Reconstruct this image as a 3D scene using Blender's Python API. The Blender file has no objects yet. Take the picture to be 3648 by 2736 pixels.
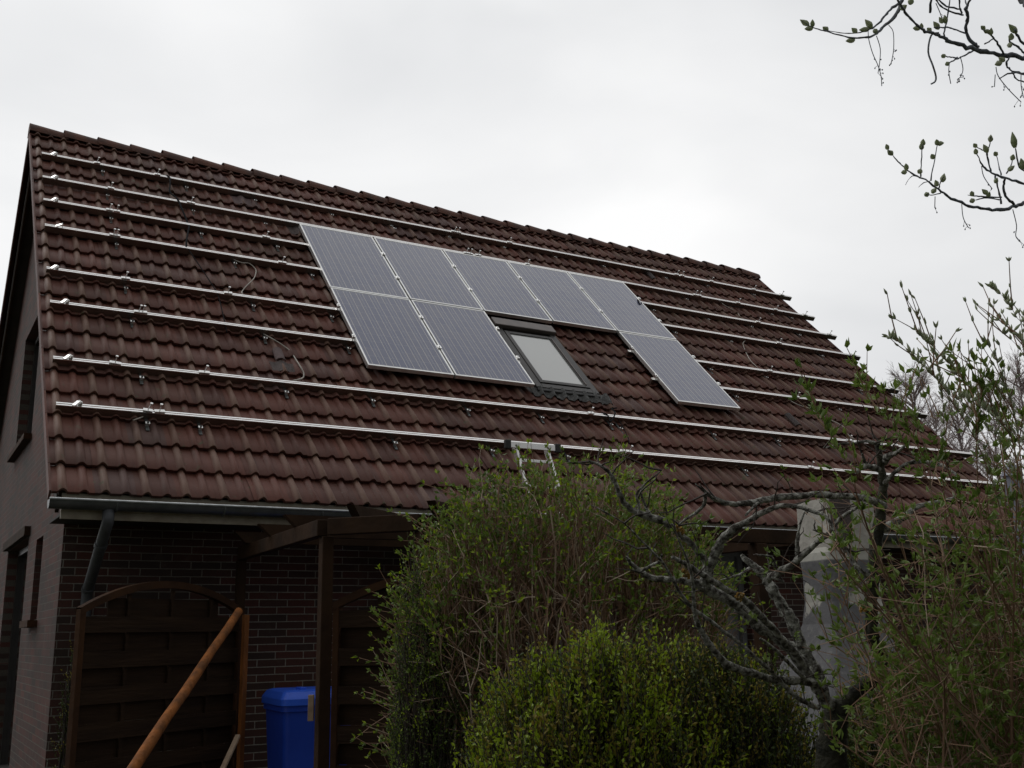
import bpy, math, random
from mathutils import Vector, Matrix
R = math.radians
scene = bpy.context.scene
COL = scene.collection
rnd = random.Random(7)

# ------------------------------------------------------------------ camera
F = 3757.2                      # focal length in pixels of the 3648 px wide photograph
RIGHT = Vector((0.86457, -0.5022, -0.01773))
DOWN = Vector((0.10059, 0.20753, -0.97304))
FWD = Vector((0.49234, 0.83948, 0.22994))
CAM = Vector((-4.026, -12.091, 1.427))
cd = bpy.data.cameras.new('camera')
cd.sensor_width = 36.0
cd.lens = F / 3648 * 36
cd.clip_start = 0.05
cd.clip_end = 2000
cam = bpy.data.objects.new('camera', cd)
COL.objects.link(cam)
cam.matrix_world = Matrix(((RIGHT.x, -DOWN.x, -FWD.x, CAM.x), (RIGHT.y, -DOWN.y, -FWD.y, CAM.y),
                           (RIGHT.z, -DOWN.z, -FWD.z, CAM.z), (0, 0, 0, 1)))
scene.camera = cam

# ------------------------------------------------------------------ sky
SUN_EL, SUN_AZ = 50, -38          # hazy sun behind the overcast, beyond the ridge
world = bpy.data.worlds.new("World")
scene.world = world
world.use_nodes = True
wn, wl = world.node_tree.nodes, world.node_tree.links
wn.clear()
out = wn.new('ShaderNodeOutputWorld')
bg = wn.new('ShaderNodeBackground')
sky = wn.new('ShaderNodeTexSky')
sky.sky_type = 'NISHITA'
sky.sun_disc = False
sky.sun_elevation = R(SUN_EL)
sky.sun_rotation = R(SUN_AZ)
hs = wn.new('ShaderNodeHueSaturation')
hs.inputs['Saturation'].default_value = 0.15
wl.new(sky.outputs[0], hs.inputs['Color'])
tc = wn.new('ShaderNodeTexCoord')
mp = wn.new('ShaderNodeMapping')
mp.inputs['Scale'].default_value = (1.0, 1.0, 2.6)
wl.new(tc.outputs['Generated'], mp.inputs['Vector'])
nz = wn.new('ShaderNodeTexNoise')
nz.inputs['Scale'].default_value = 1.9
nz.inputs['Detail'].default_value = 5
nz.inputs['Roughness'].default_value = 0.42
nz.inputs['Distortion'].default_value = 0.5
wl.new(mp.outputs[0], nz.inputs['Vector'])
ramp = wn.new('ShaderNodeValToRGB')
ramp.color_ramp.elements[0].position = 0.33
ramp.color_ramp.elements[0].color = (7.0, 7.1, 7.25, 1)
ramp.color_ramp.elements[1].position = 0.64
ramp.color_ramp.elements[1].color = (9.4, 9.4, 9.4, 1)
wl.new(nz.outputs[0], ramp.inputs[0])
mx = wn.new('ShaderNodeMix')
mx.data_type = 'RGBA'
mx.inputs[0].default_value = 0.93
wl.new(hs.outputs[0], mx.inputs[6])
wl.new(ramp.outputs[0], mx.inputs[7])
# the overcast is brightest beyond the house and heavier behind the viewer
vd = wn.new('ShaderNodeVectorMath'); vd.operation = 'DOT_PRODUCT'
wl.new(tc.outputs['Generated'], vd.inputs[0]); vd.inputs[1].default_value = Vector((0.12, 0.86, 0.50)).normalized()
mr = wn.new('ShaderNodeMapRange'); mr.interpolation_type = 'SMOOTHSTEP'
wl.new(vd.outputs['Value'], mr.inputs[0]); mr.inputs[1].default_value = -0.55; mr.inputs[2].default_value = 0.95
mr.inputs[3].default_value = 0.30; mr.inputs[4].default_value = 1.11
ml = wn.new('ShaderNodeVectorMath'); ml.operation = 'SCALE'
wl.new(mx.outputs[2], ml.inputs[0]); wl.new(mr.outputs[0], ml.inputs['Scale'])
wl.new(ml.outputs[0], bg.inputs['Color'])
bg.inputs['Strength'].default_value = 0.1
wl.new(bg.outputs[0], out.inputs[0])

sun = bpy.data.lights.new('sun', 'SUN')
sun.energy = 0.5
sun.angle = R(25)
sun.color = (1, 0.97, 0.93)
so = bpy.data.objects.new('sun', sun)
COL.objects.link(so)
so.location = (0, 0, 30)
so.rotation_euler = Vector((-math.sin(R(SUN_AZ)) * math.cos(R(SUN_EL)), -math.cos(R(SUN_AZ)) * math.cos(R(SUN_EL)),
                            -math.sin(R(SUN_EL)))).to_track_quat('-Z', 'Y').to_euler()
vs = scene.view_settings
vs.view_transform = 'Standard'
vs.look = 'None'
vs.exposure = 0
vs.gamma = 1
scene.cycles.max_bounces = 6

# ------------------------------------------------------------------ pixel -> point helpers (photo px, 3648 wide)
def ray(x, y):
    return RIGHT * ((x - 1824) / F) + DOWN * ((y - 1368) / F) + FWD
def at(x, y, d):
    return CAM + ray(x, y) * d
def on(x, y, axis, val):
    r = ray(x, y)
    return CAM + r * ((val - CAM[axis]) / r[axis])

TH = R(45.53)
ORG = Vector((0, 0, 6.5))
RU = Vector((1, 0, 0)); RV = Vector((0, math.cos(TH), math.sin(TH))); RN = Vector((0, -math.sin(TH), math.cos(TH)))
def roofp(u, v, h=0.0):
    return ORG + RU * u + RV * v + RN * h
def hit(x, y, h=-0.11):
    r = ray(x, y)
    p = CAM + r * ((h - (CAM - ORG).dot(RN)) / r.dot(RN)) - ORG
    return p.x, p.dot(RV)

# ------------------------------------------------------------------ mesh builder
class MB:
    def __init__(s):
        s.v = []; s.f = []; s.m = []
    def quadf(s, pts, mi=0):
        n = len(s.v); s.v += [tuple(p) for p in pts]; s.f.append(tuple(range(n, n + len(pts)))); s.m.append(mi)
    def box(s, c, size, rot=None, mi=0):
        c = Vector(c); n = len(s.v)
        for dx in (-.5, .5):
            for dy in (-.5, .5):
                for dz in (-.5, .5):
                    p = Vector((dx * size[0], dy * size[1], dz * size[2]))
                    if rot: p = rot @ p
                    s.v.append(tuple(c + p))
        for a in ((0, 1, 3, 2), (4, 6, 7, 5), (0, 4, 5, 1), (2, 3, 7, 6), (0, 2, 6, 4), (1, 5, 7, 3)):
            s.f.append(tuple(n + i for i in a)); s.m.append(mi)
    def beam(s, a, b, w, h, up=(0, 0, 1), mi=0):
        a = Vector(a); b = Vector(b); d = b - a; L = d.length; d.normalize()
        if abs(d.dot(Vector(up))) > .99: up = (0, 1, 0)
        side = d.cross(Vector(up)).normalized(); u2 = side.cross(d)
        s.box((a + b) / 2, (L, w, h), Matrix((d, side, u2)).transposed(), mi)
    def tube(s, pts, rad, n=6, mi=0, cap=True):
        pts = [Vector(p) for p in pts]
        if not hasattr(rad, '__len__'): rad = [rad] * len(pts)
        b0 = len(s.v); ref = None
        for i, p in enumerate(pts):
            t = (pts[min(i + 1, len(pts) - 1)] - pts[max(i - 1, 0)])
            if t.length < 1e-9: t = Vector((0, 0, 1))
            t.normalize()
            if ref is None: ref = Vector((0, 0, 1)) if abs(t.z) < .9 else Vector((1, 0, 0))
            x = ref - t * ref.dot(t)
            if x.length < 1e-6: x = t.orthogonal()
            x.normalize(); ref = x; y = t.cross(x)
            for k in range(n):
                a = 2 * math.pi * k / n
                s.v.append(tuple(p + (x * math.cos(a) + y * math.sin(a)) * rad[i]))
        for i in range(len(pts) - 1):
            for k in range(n):
                a = b0 + i * n + k; b = b0 + i * n + (k + 1) % n
                s.f.append((a, b, b + n, a + n)); s.m.append(mi)
        if cap:
            s.f.append(tuple(b0 + k for k in range(n))[::-1]); s.m.append(mi)
            e = b0 + (len(pts) - 1) * n
            s.f.append(tuple(e + k for k in range(n))); s.m.append(mi)
    def leaf(s, p, d, L, w, r=None, mi=0):
        r = r or rnd
        d = d.normalized()
        q = Vector((r.uniform(-1, 1), r.uniform(-1, 1), r.uniform(-1, 1)))
        side = d.cross(q)
        if side.length < 1e-4: side = d.orthogonal()
        side.normalize(); nn = side.cross(d)
        n = len(s.v); m = p + d * (L * .45)
        s.v += [tuple(p), tuple(m + side * w * .5 + nn * w * .15), tuple(p + d * L - nn * L * .12), tuple(m - side * w * .5 + nn * w * .15)]
        s.f += [(n, n + 1, n + 2), (n, n + 2, n + 3)]; s.m += [mi, mi]
    def bud(s, p, d, L, w, mi=0):
        d = d.normalized()
        s.tube([p, p + d * L * .18, p + d * L * .42, p + d * L * .72, p + d * L], [w * .22, w * .42, w * .5, w * .3, w * .04], 6, mi)
    def grid(s, fn, nu, nv, mi=0, closeu=False):
        n = len(s.v)
        for j in range(nv + 1):
            for i in range(nu + (0 if closeu else 1)): s.v.append(tuple(fn(i / nu, j / nv)))
        W = nu if closeu else nu + 1
        for j in range(nv):
            for i in range(nu):
                a = n + j * W + i; b = n + j * W + (i + 1) % W
                s.f.append((a, b, b + W, a + W)); s.m.append(mi)
    def build(s, name, mats, parent=None, smooth=False, bevel=0, loc=None, rot=None):
        me = bpy.data.meshes.new(name)
        me.from_pydata(s.v, [], s.f)
        for m in (mats if isinstance(mats, (list, tuple)) else [mats]): me.materials.append(m)
        if any(s.m): me.polygons.foreach_set('material_index', s.m)
        if smooth: me.polygons.foreach_set('use_smooth', [True] * len(me.polygons))
        me.update()
        o = bpy.data.objects.new(name, me); COL.objects.link(o)
        if parent: o.parent = parent
        if loc is not None: o.location = loc
        if rot is not None: o.rotation_euler = rot
        if bevel:
            b = o.modifiers.new('bevel', 'BEVEL'); b.width = bevel; b.segments = 2; b.limit_method = 'ANGLE'
        return o

def tag(o, label=None, cat=None, group=None, kind=None):
    if label: o['label'] = label
    if cat: o['category'] = cat
    if group: o['group'] = group
    if kind: o['kind'] = kind
    return o
def thing(name, label, cat, loc=(0, 0, 0), rot=(0, 0, 0), group=None):
    o = bpy.data.objects.new(name, None); COL.objects.link(o)
    o.location = loc; o.rotation_euler = rot; o.empty_display_size = .2
    return tag(o, label, cat, group)

# ------------------------------------------------------------------ materials
def mat(name, c1, c2=None, scale=5, rough=.7, metal=0, bump=0, bscale=None, detail=4, lo=.35, hi=.65, stretch=None, spec=.5, trans=0):
    m = bpy.data.materials.new(name); m.use_nodes = True
    N, L = m.node_tree.nodes, m.node_tree.links
    b = N['Principled BSDF']
    b.inputs['Roughness'].default_value = rough; b.inputs['Metallic'].default_value = metal
    b.inputs['Specular IOR Level'].default_value = spec
    b.inputs['Base Color'].default_value = (*c1, 1)
    t = N.new('ShaderNodeTexCoord'); mpn = N.new('ShaderNodeMapping')
    if stretch: mpn.inputs['Scale'].default_value = stretch
    L.new(t.outputs['Object'], mpn.inputs[0])
    if c2:
        n = N.new('ShaderNodeTexNoise'); n.inputs['Scale'].default_value = scale; n.inputs['Detail'].default_value = detail
        L.new(mpn.outputs[0], n.inputs['Vector'])
        r = N.new('ShaderNodeValToRGB')
        r.color_ramp.elements[0].position = lo; r.color_ramp.elements[0].color = (*c1, 1)
        r.color_ramp.elements[1].position = hi; r.color_ramp.elements[1].color = (*c2, 1)
        L.new(n.outputs[0], r.inputs[0]); L.new(r.outputs[0], b.inputs['Base Color'])
    if bump:
        n2 = N.new('ShaderNodeTexNoise'); n2.inputs['Scale'].default_value = bscale or scale * 4; n2.inputs['Detail'].default_value = 5
        L.new(mpn.outputs[0], n2.inputs['Vector'])
        bn = N.new('ShaderNodeBump'); bn.inputs['Strength'].default_value = bump; bn.inputs['Distance'].default_value = .02
        L.new(n2.outputs[0], bn.inputs['Height']); L.new(bn.outputs[0], b.inputs['Normal'])
    if trans:
        tr = N.new('ShaderNodeBsdfTranslucent'); mixs = N.new('ShaderNodeMixShader'); mixs.inputs[0].default_value = trans
        if c2: L.new(r.outputs[0], tr.inputs[0])
        else: tr.inputs[0].default_value = (*c1, 1)
        o = N['Material Output']
        L.new(b.outputs[0], mixs.inputs[1]); L.new(tr.outputs[0], mixs.inputs[2]); L.new(mixs.outputs[0], o.inputs[0])
    return m
class NG:
    def __init__(s, m): s.N = m.node_tree.nodes; s.L = m.node_tree.links
    def math(s, op, a, b=None, c=None):
        n = s.N.new('ShaderNodeMath'); n.operation = op
        for i, v in enumerate((a, b, c)):
            if v is None: continue
            if isinstance(v, (int, float)): n.inputs[i].default_value = v
            else: s.L.new(v, n.inputs[i])
        return n.outputs[0]
    def mix(s, f, a, b):
        n = s.N.new('ShaderNodeMix'); n.data_type = 'RGBA'
        for i, v in ((0, f), (6, a), (7, b)):
            if isinstance(v, (int, float)): n.inputs[i].default_value = v
            elif isinstance(v, tuple): n.inputs[i].default_value = (*v, 1)
            else: s.L.new(v, n.inputs[i])
        return n.outputs[2]
    def noise(s, vec, scale, detail=4):
        n = s.N.new('ShaderNodeTexNoise'); n.inputs['Scale'].default_value = scale; n.inputs['Detail'].default_value = detail
        s.L.new(vec, n.inputs['Vector']); return n.outputs[0]
    def smooth(s, x, a, b):
        n = s.N.new('ShaderNodeMapRange'); n.interpolation_type = 'SMOOTHSTEP'
        s.L.new(x, n.inputs[0]); n.inputs[1].default_value = a; n.inputs[2].default_value = b
        return n.outputs[0]

UL, UR, VE, VR = -3.06, 8.94, -5.49, 1.70
GA = .334
def tile_material():
    m = bpy.data.materials.new('roof_tile'); m.use_nodes = True; g = NG(m)
    b = g.N['Principled BSDF']; b.inputs['Roughness'].default_value = .62
    b.inputs['Specular IOR Level'].default_value = .35
    t = g.N.new('ShaderNodeTexCoord'); sp = g.N.new('ShaderNodeSeparateXYZ'); g.L.new(t.outputs['Object'], sp.inputs[0])
    ut = g.math('MULTIPLY_ADD', sp.outputs[0], 1 / .3, -UL / .3)
    vt = g.math('MULTIPLY_ADD', sp.outputs[1], 1 / GA, -VE / GA)
    cb = g.N.new('ShaderNodeCombineXYZ'); g.L.new(g.math('FLOOR', ut), cb.inputs[0]); g.L.new(g.math('FLOOR', vt), cb.inputs[1])
    wn_ = g.N.new('ShaderNodeTexWhiteNoise'); wn_.noise_dimensions = '2D'; g.L.new(cb.outputs[0], wn_.inputs['Vector'])
    base = g.mix(wn_.outputs[0], (.090, .0345, .025), (.150, .052, .035))
    old = g.smooth(wn_.outputs[0], .955, .965)
    base = g.mix(g.math('MULTIPLY', old, .7), base, (.085, .055, .052))
    # weathered grey-brown side-lap rolls, streaks down the slope, speckle
    fr = g.math('FRACT', ut)
    roll = g.math('SUBTRACT', 1, g.smooth(g.math('ABSOLUTE', g.math('SUBTRACT', fr, .25)), .07, .13))
    nz1 = g.noise(t.outputs['Object'], 3.0, 3)
    base = g.mix(g.math('MULTIPLY', roll, g.math('MULTIPLY_ADD', nz1, 1.1, .12)), base, (.195, .116, .082))
    mp_ = g.N.new('ShaderNodeMapping'); mp_.inputs['Scale'].default_value = (30, 3, 10); g.L.new(t.outputs['Object'], mp_.inputs[0])
    st = g.noise(mp_.outputs[0], 1.0, 4)
    base = g.mix(g.math('MULTIPLY', g.smooth(st, .50, .78), .38), base, (.045, .026, .019))
    spk = g.noise(t.outputs['Object'], 120, 2)
    base = g.mix(g.math('MULTIPLY', g.smooth(spk, .60, .74), .5), base, (.16, .11, .085))
    big = g.noise(t.outputs['Object'], .55, 3)
    base = g.mix(g.math('MULTIPLY', g.smooth(big, .45, .7), .40), base, (.090, .056, .040))
    # moss and lichen specks, thicker towards some courses
    ms = g.noise(t.outputs['Object'], 14, 5)
    mm = g.math('MULTIPLY', g.smooth(g.math('ADD', ms, g.math('MULTIPLY', big, .25)), .78, .86), .7)
    base = g.mix(mm, base, (.085, .088, .045))
    ls = g.noise(t.outputs['Object'], 45, 2)
    base = g.mix(g.math('MULTIPLY', g.smooth(ls, .72, .78), .5), base, (.22, .20, .16))
    g.L.new(base, b.inputs['Base Color'])
    bn = g.N.new('ShaderNodeBump'); bn.inputs['Strength'].default_value = .5; bn.inputs['Distance'].default_value = .004
    g.L.new(g.noise(t.outputs['Object'], 90, 4), bn.inputs['Height']); g.L.new(bn.outputs[0], b.inputs['Normal'])
    return m
def brick_material(name, ax, mort=(.30, .28, .24)):
    m = bpy.data.materials.new(name); m.use_nodes = True; g = NG(m)
    b = g.N['Principled BSDF']; b.inputs['Roughness'].default_value = .8
    b.inputs['Specular IOR Level'].default_value = .25
    t = g.N.new('ShaderNodeTexCoord'); sp = g.N.new('ShaderNodeSeparateXYZ'); g.L.new(t.outputs['Object'], sp.inputs[0])
    cb = g.N.new('ShaderNodeCombineXYZ'); g.L.new(sp.outputs[ax], cb.inputs[0]); g.L.new(sp.outputs[2], cb.inputs[1])
    # slight waviness so that the joints are not ruler straight
    w = g.N.new('ShaderNodeTexNoise'); w.inputs['Scale'].default_value = 9; g.L.new(cb.outputs[0], w.inputs['Vector'])
    va = g.N.new('ShaderNodeVectorMath'); va.operation = 'MULTIPLY_ADD'; g.L.new(w.outputs[1], va.inputs[0]); va.inputs[1].default_value = (.006, .006, 0); g.L.new(cb.outputs[0], va.inputs[2])
    bt = g.N.new('ShaderNodeTexBrick'); g.L.new(va.outputs[0], bt.inputs['Vector'])
    for k, v in (('Scale', 1), ('Mortar Size', .0042), ('Mortar Smooth', .15), ('Brick Width', .25), ('Row Height', .0625), ('Bias', -.1)):
        bt.inputs[k].default_value = v
    bt.offset = .37; bt.offset_frequency = 2
    bt.inputs['Color1'].default_value = (.105, .038, .029, 1); bt.inputs['Color2'].default_value = (.042, .032, .028, 1)
    bt.inputs['Mortar'].default_value = (*mort, 1)
    n = g.noise(t.outputs['Object'], 60, 4)
    c = g.mix(g.math('MULTIPLY', g.smooth(n, .4, .7), .35), bt.outputs['Color'], (.04, .03, .028))
    n3 = g.noise(t.outputs['Object'], 1.1, 5); n4 = g.noise(t.outputs['Object'], 7, 4)
    c = g.mix(g.math('MULTIPLY', g.smooth(n3, .42, .68), .55), c, (.028, .023, .019))
    c = g.mix(g.math('MULTIPLY', g.smooth(n4, .56, .72), .35), c, (.11, .085, .07))
    g.L.new(c, b.inputs['Base Color'])
    bn = g.N.new('ShaderNodeBump'); bn.inputs['Strength'].default_value = .6; bn.inputs['Distance'].default_value = .006
    g.L.new(g.math('SUBTRACT', g.math('MULTIPLY', n, .3), bt.outputs['Fac']), bn.inputs['Height']); g.L.new(bn.outputs[0], b.inputs['Normal'])
    return m
def cell_material():
    m = bpy.data.materials.new('solar_cells'); m.use_nodes = True; g = NG(m)
    b = g.N['Principled BSDF']; b.inputs['Roughness'].default_value = .22
    t = g.N.new('ShaderNodeTexCoord'); sp = g.N.new('ShaderNodeSeparateXYZ'); g.L.new(t.outputs['Object'], sp.inputs[0])
    u = g.math('MULTIPLY_ADD', sp.outputs[0], 1 / .158, -(.495 - 3 * .158) / .158)
    v = g.math('MULTIPLY_ADD', sp.outputs[1], 1 / .158, -(-.825 - 5 * .158) / .158)
    fu, fv = g.math('FRACT', u), g.math('FRACT', v)
    def band(x, c, w): return g.math('LESS_THAN', g.math('ABSOLUTE', g.math('SUBTRACT', x, c)), w)
    bars = g.math('MAXIMUM', band(fu, .25, .014), band(fu, .75, .014))
    gap = g.math('MAXIMUM', g.math('GREATER_THAN', g.math('ABSOLUTE', g.math('SUBTRACT', fu, .5)), .489),
                 g.math('GREATER_THAN', g.math('ABSOLUTE', g.math('SUBTRACT', fv, .5)), .494))
    inside = g.math('MULTIPLY', g.math('MULTIPLY', g.math('GREATER_THAN', u, 0), g.math('LESS_THAN', u, 6)),
                    g.math('MULTIPLY', g.math('GREATER_THAN', v, 0), g.math('LESS_THAN', v, 10)))
    cb = g.N.new('ShaderNodeCombineXYZ'); g.L.new(g.math('FLOOR', u), cb.inputs[0]); g.L.new(g.math('FLOOR', v), cb.inputs[1])
    oi = g.N.new('ShaderNodeObjectInfo'); g.L.new(g.math('MULTIPLY', oi.outputs['Random'], 50), cb.inputs[2])
    wv = g.N.new('ShaderNodeTexWhiteNoise'); g.L.new(cb.outputs[0], wv.inputs['Vector'])
    vor = g.N.new('ShaderNodeTexVoronoi'); vor.inputs['Scale'].default_value = 60; g.L.new(t.outputs['Object'], vor.inputs['Vector'])
    f = g.math('MULTIPLY_ADD', wv.outputs[0], .6, g.math('MULTIPLY', g.math('FRACT', g.math('MULTIPLY', vor.outputs[0], 7)), .4))
    c = g.mix(f, (.068, .084, .175), (.112, .120, .185))
    c = g.mix(gap, c, (.34, .35, .38)); c = g.mix(bars, c, (.62, .58, .52))
    c = g.mix(inside, (.30, .31, .34), c)
    g.L.new(c, b.inputs['Base Color'])
    b.inputs['Coat Weight'].default_value = .25; b.inputs['Coat Roughness'].default_value = .15
    return m
M = dict(
    tile=tile_material(),
    brick_front=brick_material('brick_front', 0), brick_side=brick_material('brick_side', 1, (.10, .088, .072)),
    cells=cell_material(),
    alu=mat('aluminium', (.62, .62, .60), (.50, .50, .48), 30, .42, .65, 0, spec=.5),
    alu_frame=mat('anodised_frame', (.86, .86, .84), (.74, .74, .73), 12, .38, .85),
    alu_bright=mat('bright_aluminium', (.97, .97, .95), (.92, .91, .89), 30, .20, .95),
    alu_side=mat('rail_flank', (.20, .16, .14), (.26, .21, .18), 6, .35, .9),  # dark brown stands in for tiles mirrored in the aluminium flank
    steel=mat('steel_hook', (.92, .92, .90), (.7, .7, .68), 80, .32, .9),
    zinc=mat('weathered_zinc', (.085, .095, .095), (.13, .14, .14), 9, .42, .55, .1),
    zinc_highlight=mat('zinc_highlight', (.45, .47, .48), (.30, .32, .33), 14, .35, .7),  # bright highlight along the gutter rim, put into its colour
    downpipe=mat('downpipe_grey', (.085, .09, .098), (.065, .07, .075), 20, .55, .2, .05),
    cream=mat('cream_paint', (.40, .36, .28), (.28, .24, .18), 12, .6, 0, .1),
    wood_dark=mat('dark_brown_wood', (.044, .024, .013), (.026, .015, .009), 4, .8, 0, .4, 12, spec=.12, stretch=(1, 1, 1)),
    wood_frame=mat('redbrown_wood', (.062, .029, .013), (.036, .018, .010), 5, .8, 0, .3, 14, spec=.12),
    wood_slat=mat('slat_wood', (.036, .021, .012), (.022, .013, .008), 5, .85, 0, .4, 16, spec=.12, stretch=(.3, .3, 3)),
    pole=mat('orange_pole_wood', (.30, .105, .026), (.13, .052, .018), 7, .7, 0, .5, 20, spec=.15, stretch=(2, 2, .5)),
    raw=mat('raw_wood', (.30, .22, .15), (.22, .15, .10), 9, .8, 0, .3),
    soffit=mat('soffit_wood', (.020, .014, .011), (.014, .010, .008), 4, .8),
    deck=mat('deck_boards', (.060, .048, .040), (.042, .034, .028), 5, .8),
    dark=mat('recess_shade', (.006, .006, .006), None, rough=.9),
    winframe=mat('dark_window_frame', (.040, .036, .033), (.028, .026, .024), 8, .45, .1),
    cover=mat('skylight_cover_metal', (.17, .145, .135), (.13, .115, .11), 8, .45, .4),
    lead=mat('lead_apron', (.050, .050, .048), (.16, .165, .16), 22, .6, .2, .6, 30, lo=.52, hi=.76),
    black=mat('black_rubber', (.018, .018, .018), (.03, .03, .03), 20, .6),
    bin=mat('blue_plastic_lit', (.035, .14, .80), (.026, .11, .68), 4, .42, 0, .05, 60),  # lid's lit look put into a brighter blue
    bin_shaded=mat('blue_plastic_shaded', (.018, .070, .50), (.012, .055, .42), 3, .42, 0, .05, 60),  # same plastic in a darker blue for the less lit body
    plaster=mat('white_plaster', (.50, .48, .43), (.38, .36, .32), 6, .9, 0, .4, 30),
    ridge=mat('ridge_tile', (.085, .044, .034), (.15, .060, .038), 8, .75, 0, .5, 60),
    oldtile=mat('grey_tile', (.095, .072, .068), (.060, .044, .040), 14, .75, 0, .5, 80),
    newtile=mat('clean_tile', (.13, .085, .085), (.10, .065, .062), 14, .75, 0, .5, 80),
    tiledark=mat('dark_tile_piece', (.05, .036, .034), (.035, .027, .026), 14, .75, 0, .5, 80),
    mortar=mat('pale_mortar', (.30, .24, .21), (.20, .16, .14), 40, .9, 0, .8, 80),
    cable_white=mat('pale_cable', (.48, .44, .38), (.36, .34, .30), 20, .5),
    cable_black=mat('black_cable', (.014, .016, .018), (.02, .02, .022), 20, .9, spec=.08),
    bark=mat('lichen_bark', (.040, .034, .026), (.36, .36, .32), 42, .9, 0, 1.0, 90, lo=.40, hi=.62),
    bark_dark=mat('mossy_bark', (.012, .012, .007), (.045, .043, .026), 14, .9, 0, .9, 40),
    lichen=mat('orange_lichen', (.26, .14, .015), (.12, .08, .02), 40, .9, 0, .8, 60),
    twig=mat('shrub_twig', (.30, .185, .11), (.155, .090, .055), 2.2, .75),
    twig_pale=mat('pale_twig', (.48, .38, .29), (.32, .24, .17), 3, .7),
    twig_dark=mat('dark_twig', (.028, .022, .018), (.05, .036, .026), 3, .8),
    limb=mat('overhang_bark', (.20, .23, .27), (.085, .08, .08), 30, .8, 0, .5, 120),
    budm=mat('grey_green_bud', (.36, .42, .25), (.52, .55, .40), 30, .6, trans=.45),
    leaf=mat('fresh_leaf', (.085, .140, .020), (.185, .265, .048), 2.5, .4, trans=.35),
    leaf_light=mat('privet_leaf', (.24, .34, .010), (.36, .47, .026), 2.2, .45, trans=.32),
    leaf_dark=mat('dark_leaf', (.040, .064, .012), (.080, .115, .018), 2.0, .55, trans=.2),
    leaf_olive=mat('olive_leaf', (.19, .17, .018), (.26, .21, .030), 3, .6, trans=.25),
    birch=mat('birch_bark', (.24, .21, .20), (.13, .105, .10), 3, .8),
    birch_twig=mat('birch_twig', (.34, .28, .27), (.26, .21, .20), 1, .8),
    backing_dark=mat('backing_dark_green', (.012, .020, .008), (.025, .034, .012), 3, .8),  # near-black green of the hedge shape added to darken the background
    ground=mat('garden_ground', (.030, .040, .014), (.045, .036, .022), 1.2, .95, 0, .6, 30),
    paving=mat('paving_stone', (.12, .11, .10), (.08, .075, .07), 2.5, .85, 0, .3, 40),
    curtain=mat('pale_render', (.18, .185, .185), (.13, .13, .135), 3, .8, 0, .2, 30),
    pipe=mat('pale_grey_pipe', (.27, .28, .34), (.22, .23, .28), 3, .6, .1),
)
def glass_mat(name, base, rough=.08):
    m = mat(name, base, None, rough=rough); b = m.node_tree.nodes['Principled BSDF']
    b.inputs['Coat Weight'].default_value = 1; b.inputs['Coat Roughness'].default_value = .03; return m
M['skyglass'] = glass_mat('skylight_glass', (.46, .47, .45), .12)
M['darkglass'] = glass_mat('dark_window_glass', (.008, .008, .009))

# ================================================================== ground
g = MB(); g.quadf([(-300, -300, 0), (300, -300, 0), (300, 300, 0), (-300, 300, 0)])
tag(g.build('ground', M['ground']), kind='structure')
g = MB(); g.box((1.2, -4.9, .03), (9, 3.5, .06))
tag(g.build('path', M['paving']), kind='structure')

# ================================================================== house
WX0, WX1, WY0 = -2.86, 8.76, -3.0
RY, RZ = roofp(0, VR, -.13).y, roofp(0, VR, -.13).z
WY1 = 2 * RY - WY0
house = thing('house', 'brick house with a steep brown tiled roof carrying solar panels and rails', 'house', (WX0, WY0, 0))
HL = Vector((WX0, WY0, 0))
def hb(mb, name, m, parent=house, **k):
    o = mb.build(name, m, None, **k)
    o.parent = parent
    off = HL if parent is house else Vector((0, 0, 0))
    if parent is house: o.location = (o.location - HL)
    return o

def prof(x, big):
    x = x % .15 - .075
    a = max(0, 1 - (abs(x) / .036) ** 2)
    return (.034 if big else .027) * a ** 1.1
US = [0, .017, .034, .039, .046, .056, .066, .075, .084, .094, .104, .111, .117, .133]
def tile_strip(mb, u0, v0, lift, r, length=None, thick=.038, base=-.152, close=False):
    L = length or GA
    us = [u0 + x for x in US] + [u0 + .15 + x for x in US] + [u0 + .2999]
    rows = [(v0 + .012, -thick + .004), (v0 + .004, -.010), (v0 + .000, -.004), (v0 + .004, 0), (v0 + L * .5, -thick * .5 * .5), (v0 + L + .02, -thick * 1.02)]
    n = len(mb.v)
    for vv, dh in rows:
        for k, u in enumerate(us):
            x = u - u0
            mb.v.append((u, vv + lift * 0, base + thick + dh + prof(x, x < .15) + lift))
    W = len(us)
    for j in range(len(rows) - 1):
        for i in range(W - 1):
            a = n + j * W + i; mb.f.append((a, a + 1, a + 1 + W, a + W)); mb.m.append(0)
HOLE = (0, 12)
def roof_mesh(detail=True):
    mb = MB(); r = random.Random(3)
    for c in range(22):
        for k in range(40):
            jl = r.uniform(-.0035, .0035)
            if detail and (c, k) == HOLE: continue
            tile_strip(mb, UL + .3 * k, VE + c * GA + r.uniform(-.005, .005) + .004 * math.sin(k * .21 + c), jl, r, length=min(GA, VR - (VE + c * GA) - .02))
    # verge flanges
    for s, u in ((-1, UL), (1, UR)):
        for c in range(22):
            v0 = VE + c * GA
            gl = min(GA, VR - v0 - .02); mb.box((u + s * .008, v0 + gl / 2 + .012, -.165), (.016, gl * .985, .085))
    return mb
roof = hb(roof_mesh(), 'roof', M['tile'], smooth=False)
roof.location = ORG - HL; roof.rotation_euler = (TH, 0, 0)
me = roof.data
me.polygons.foreach_set('use_smooth', [True] * len(me.polygons))
me.set_sharp_from_angle(angle=R(50))
rr = roof.copy(); rr.data = roof_mesh(False).build('roof_tmp', M['tile']).data
tmp = bpy.data.objects.get('roof_tmp'); bpy.data.objects.remove(tmp)
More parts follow.
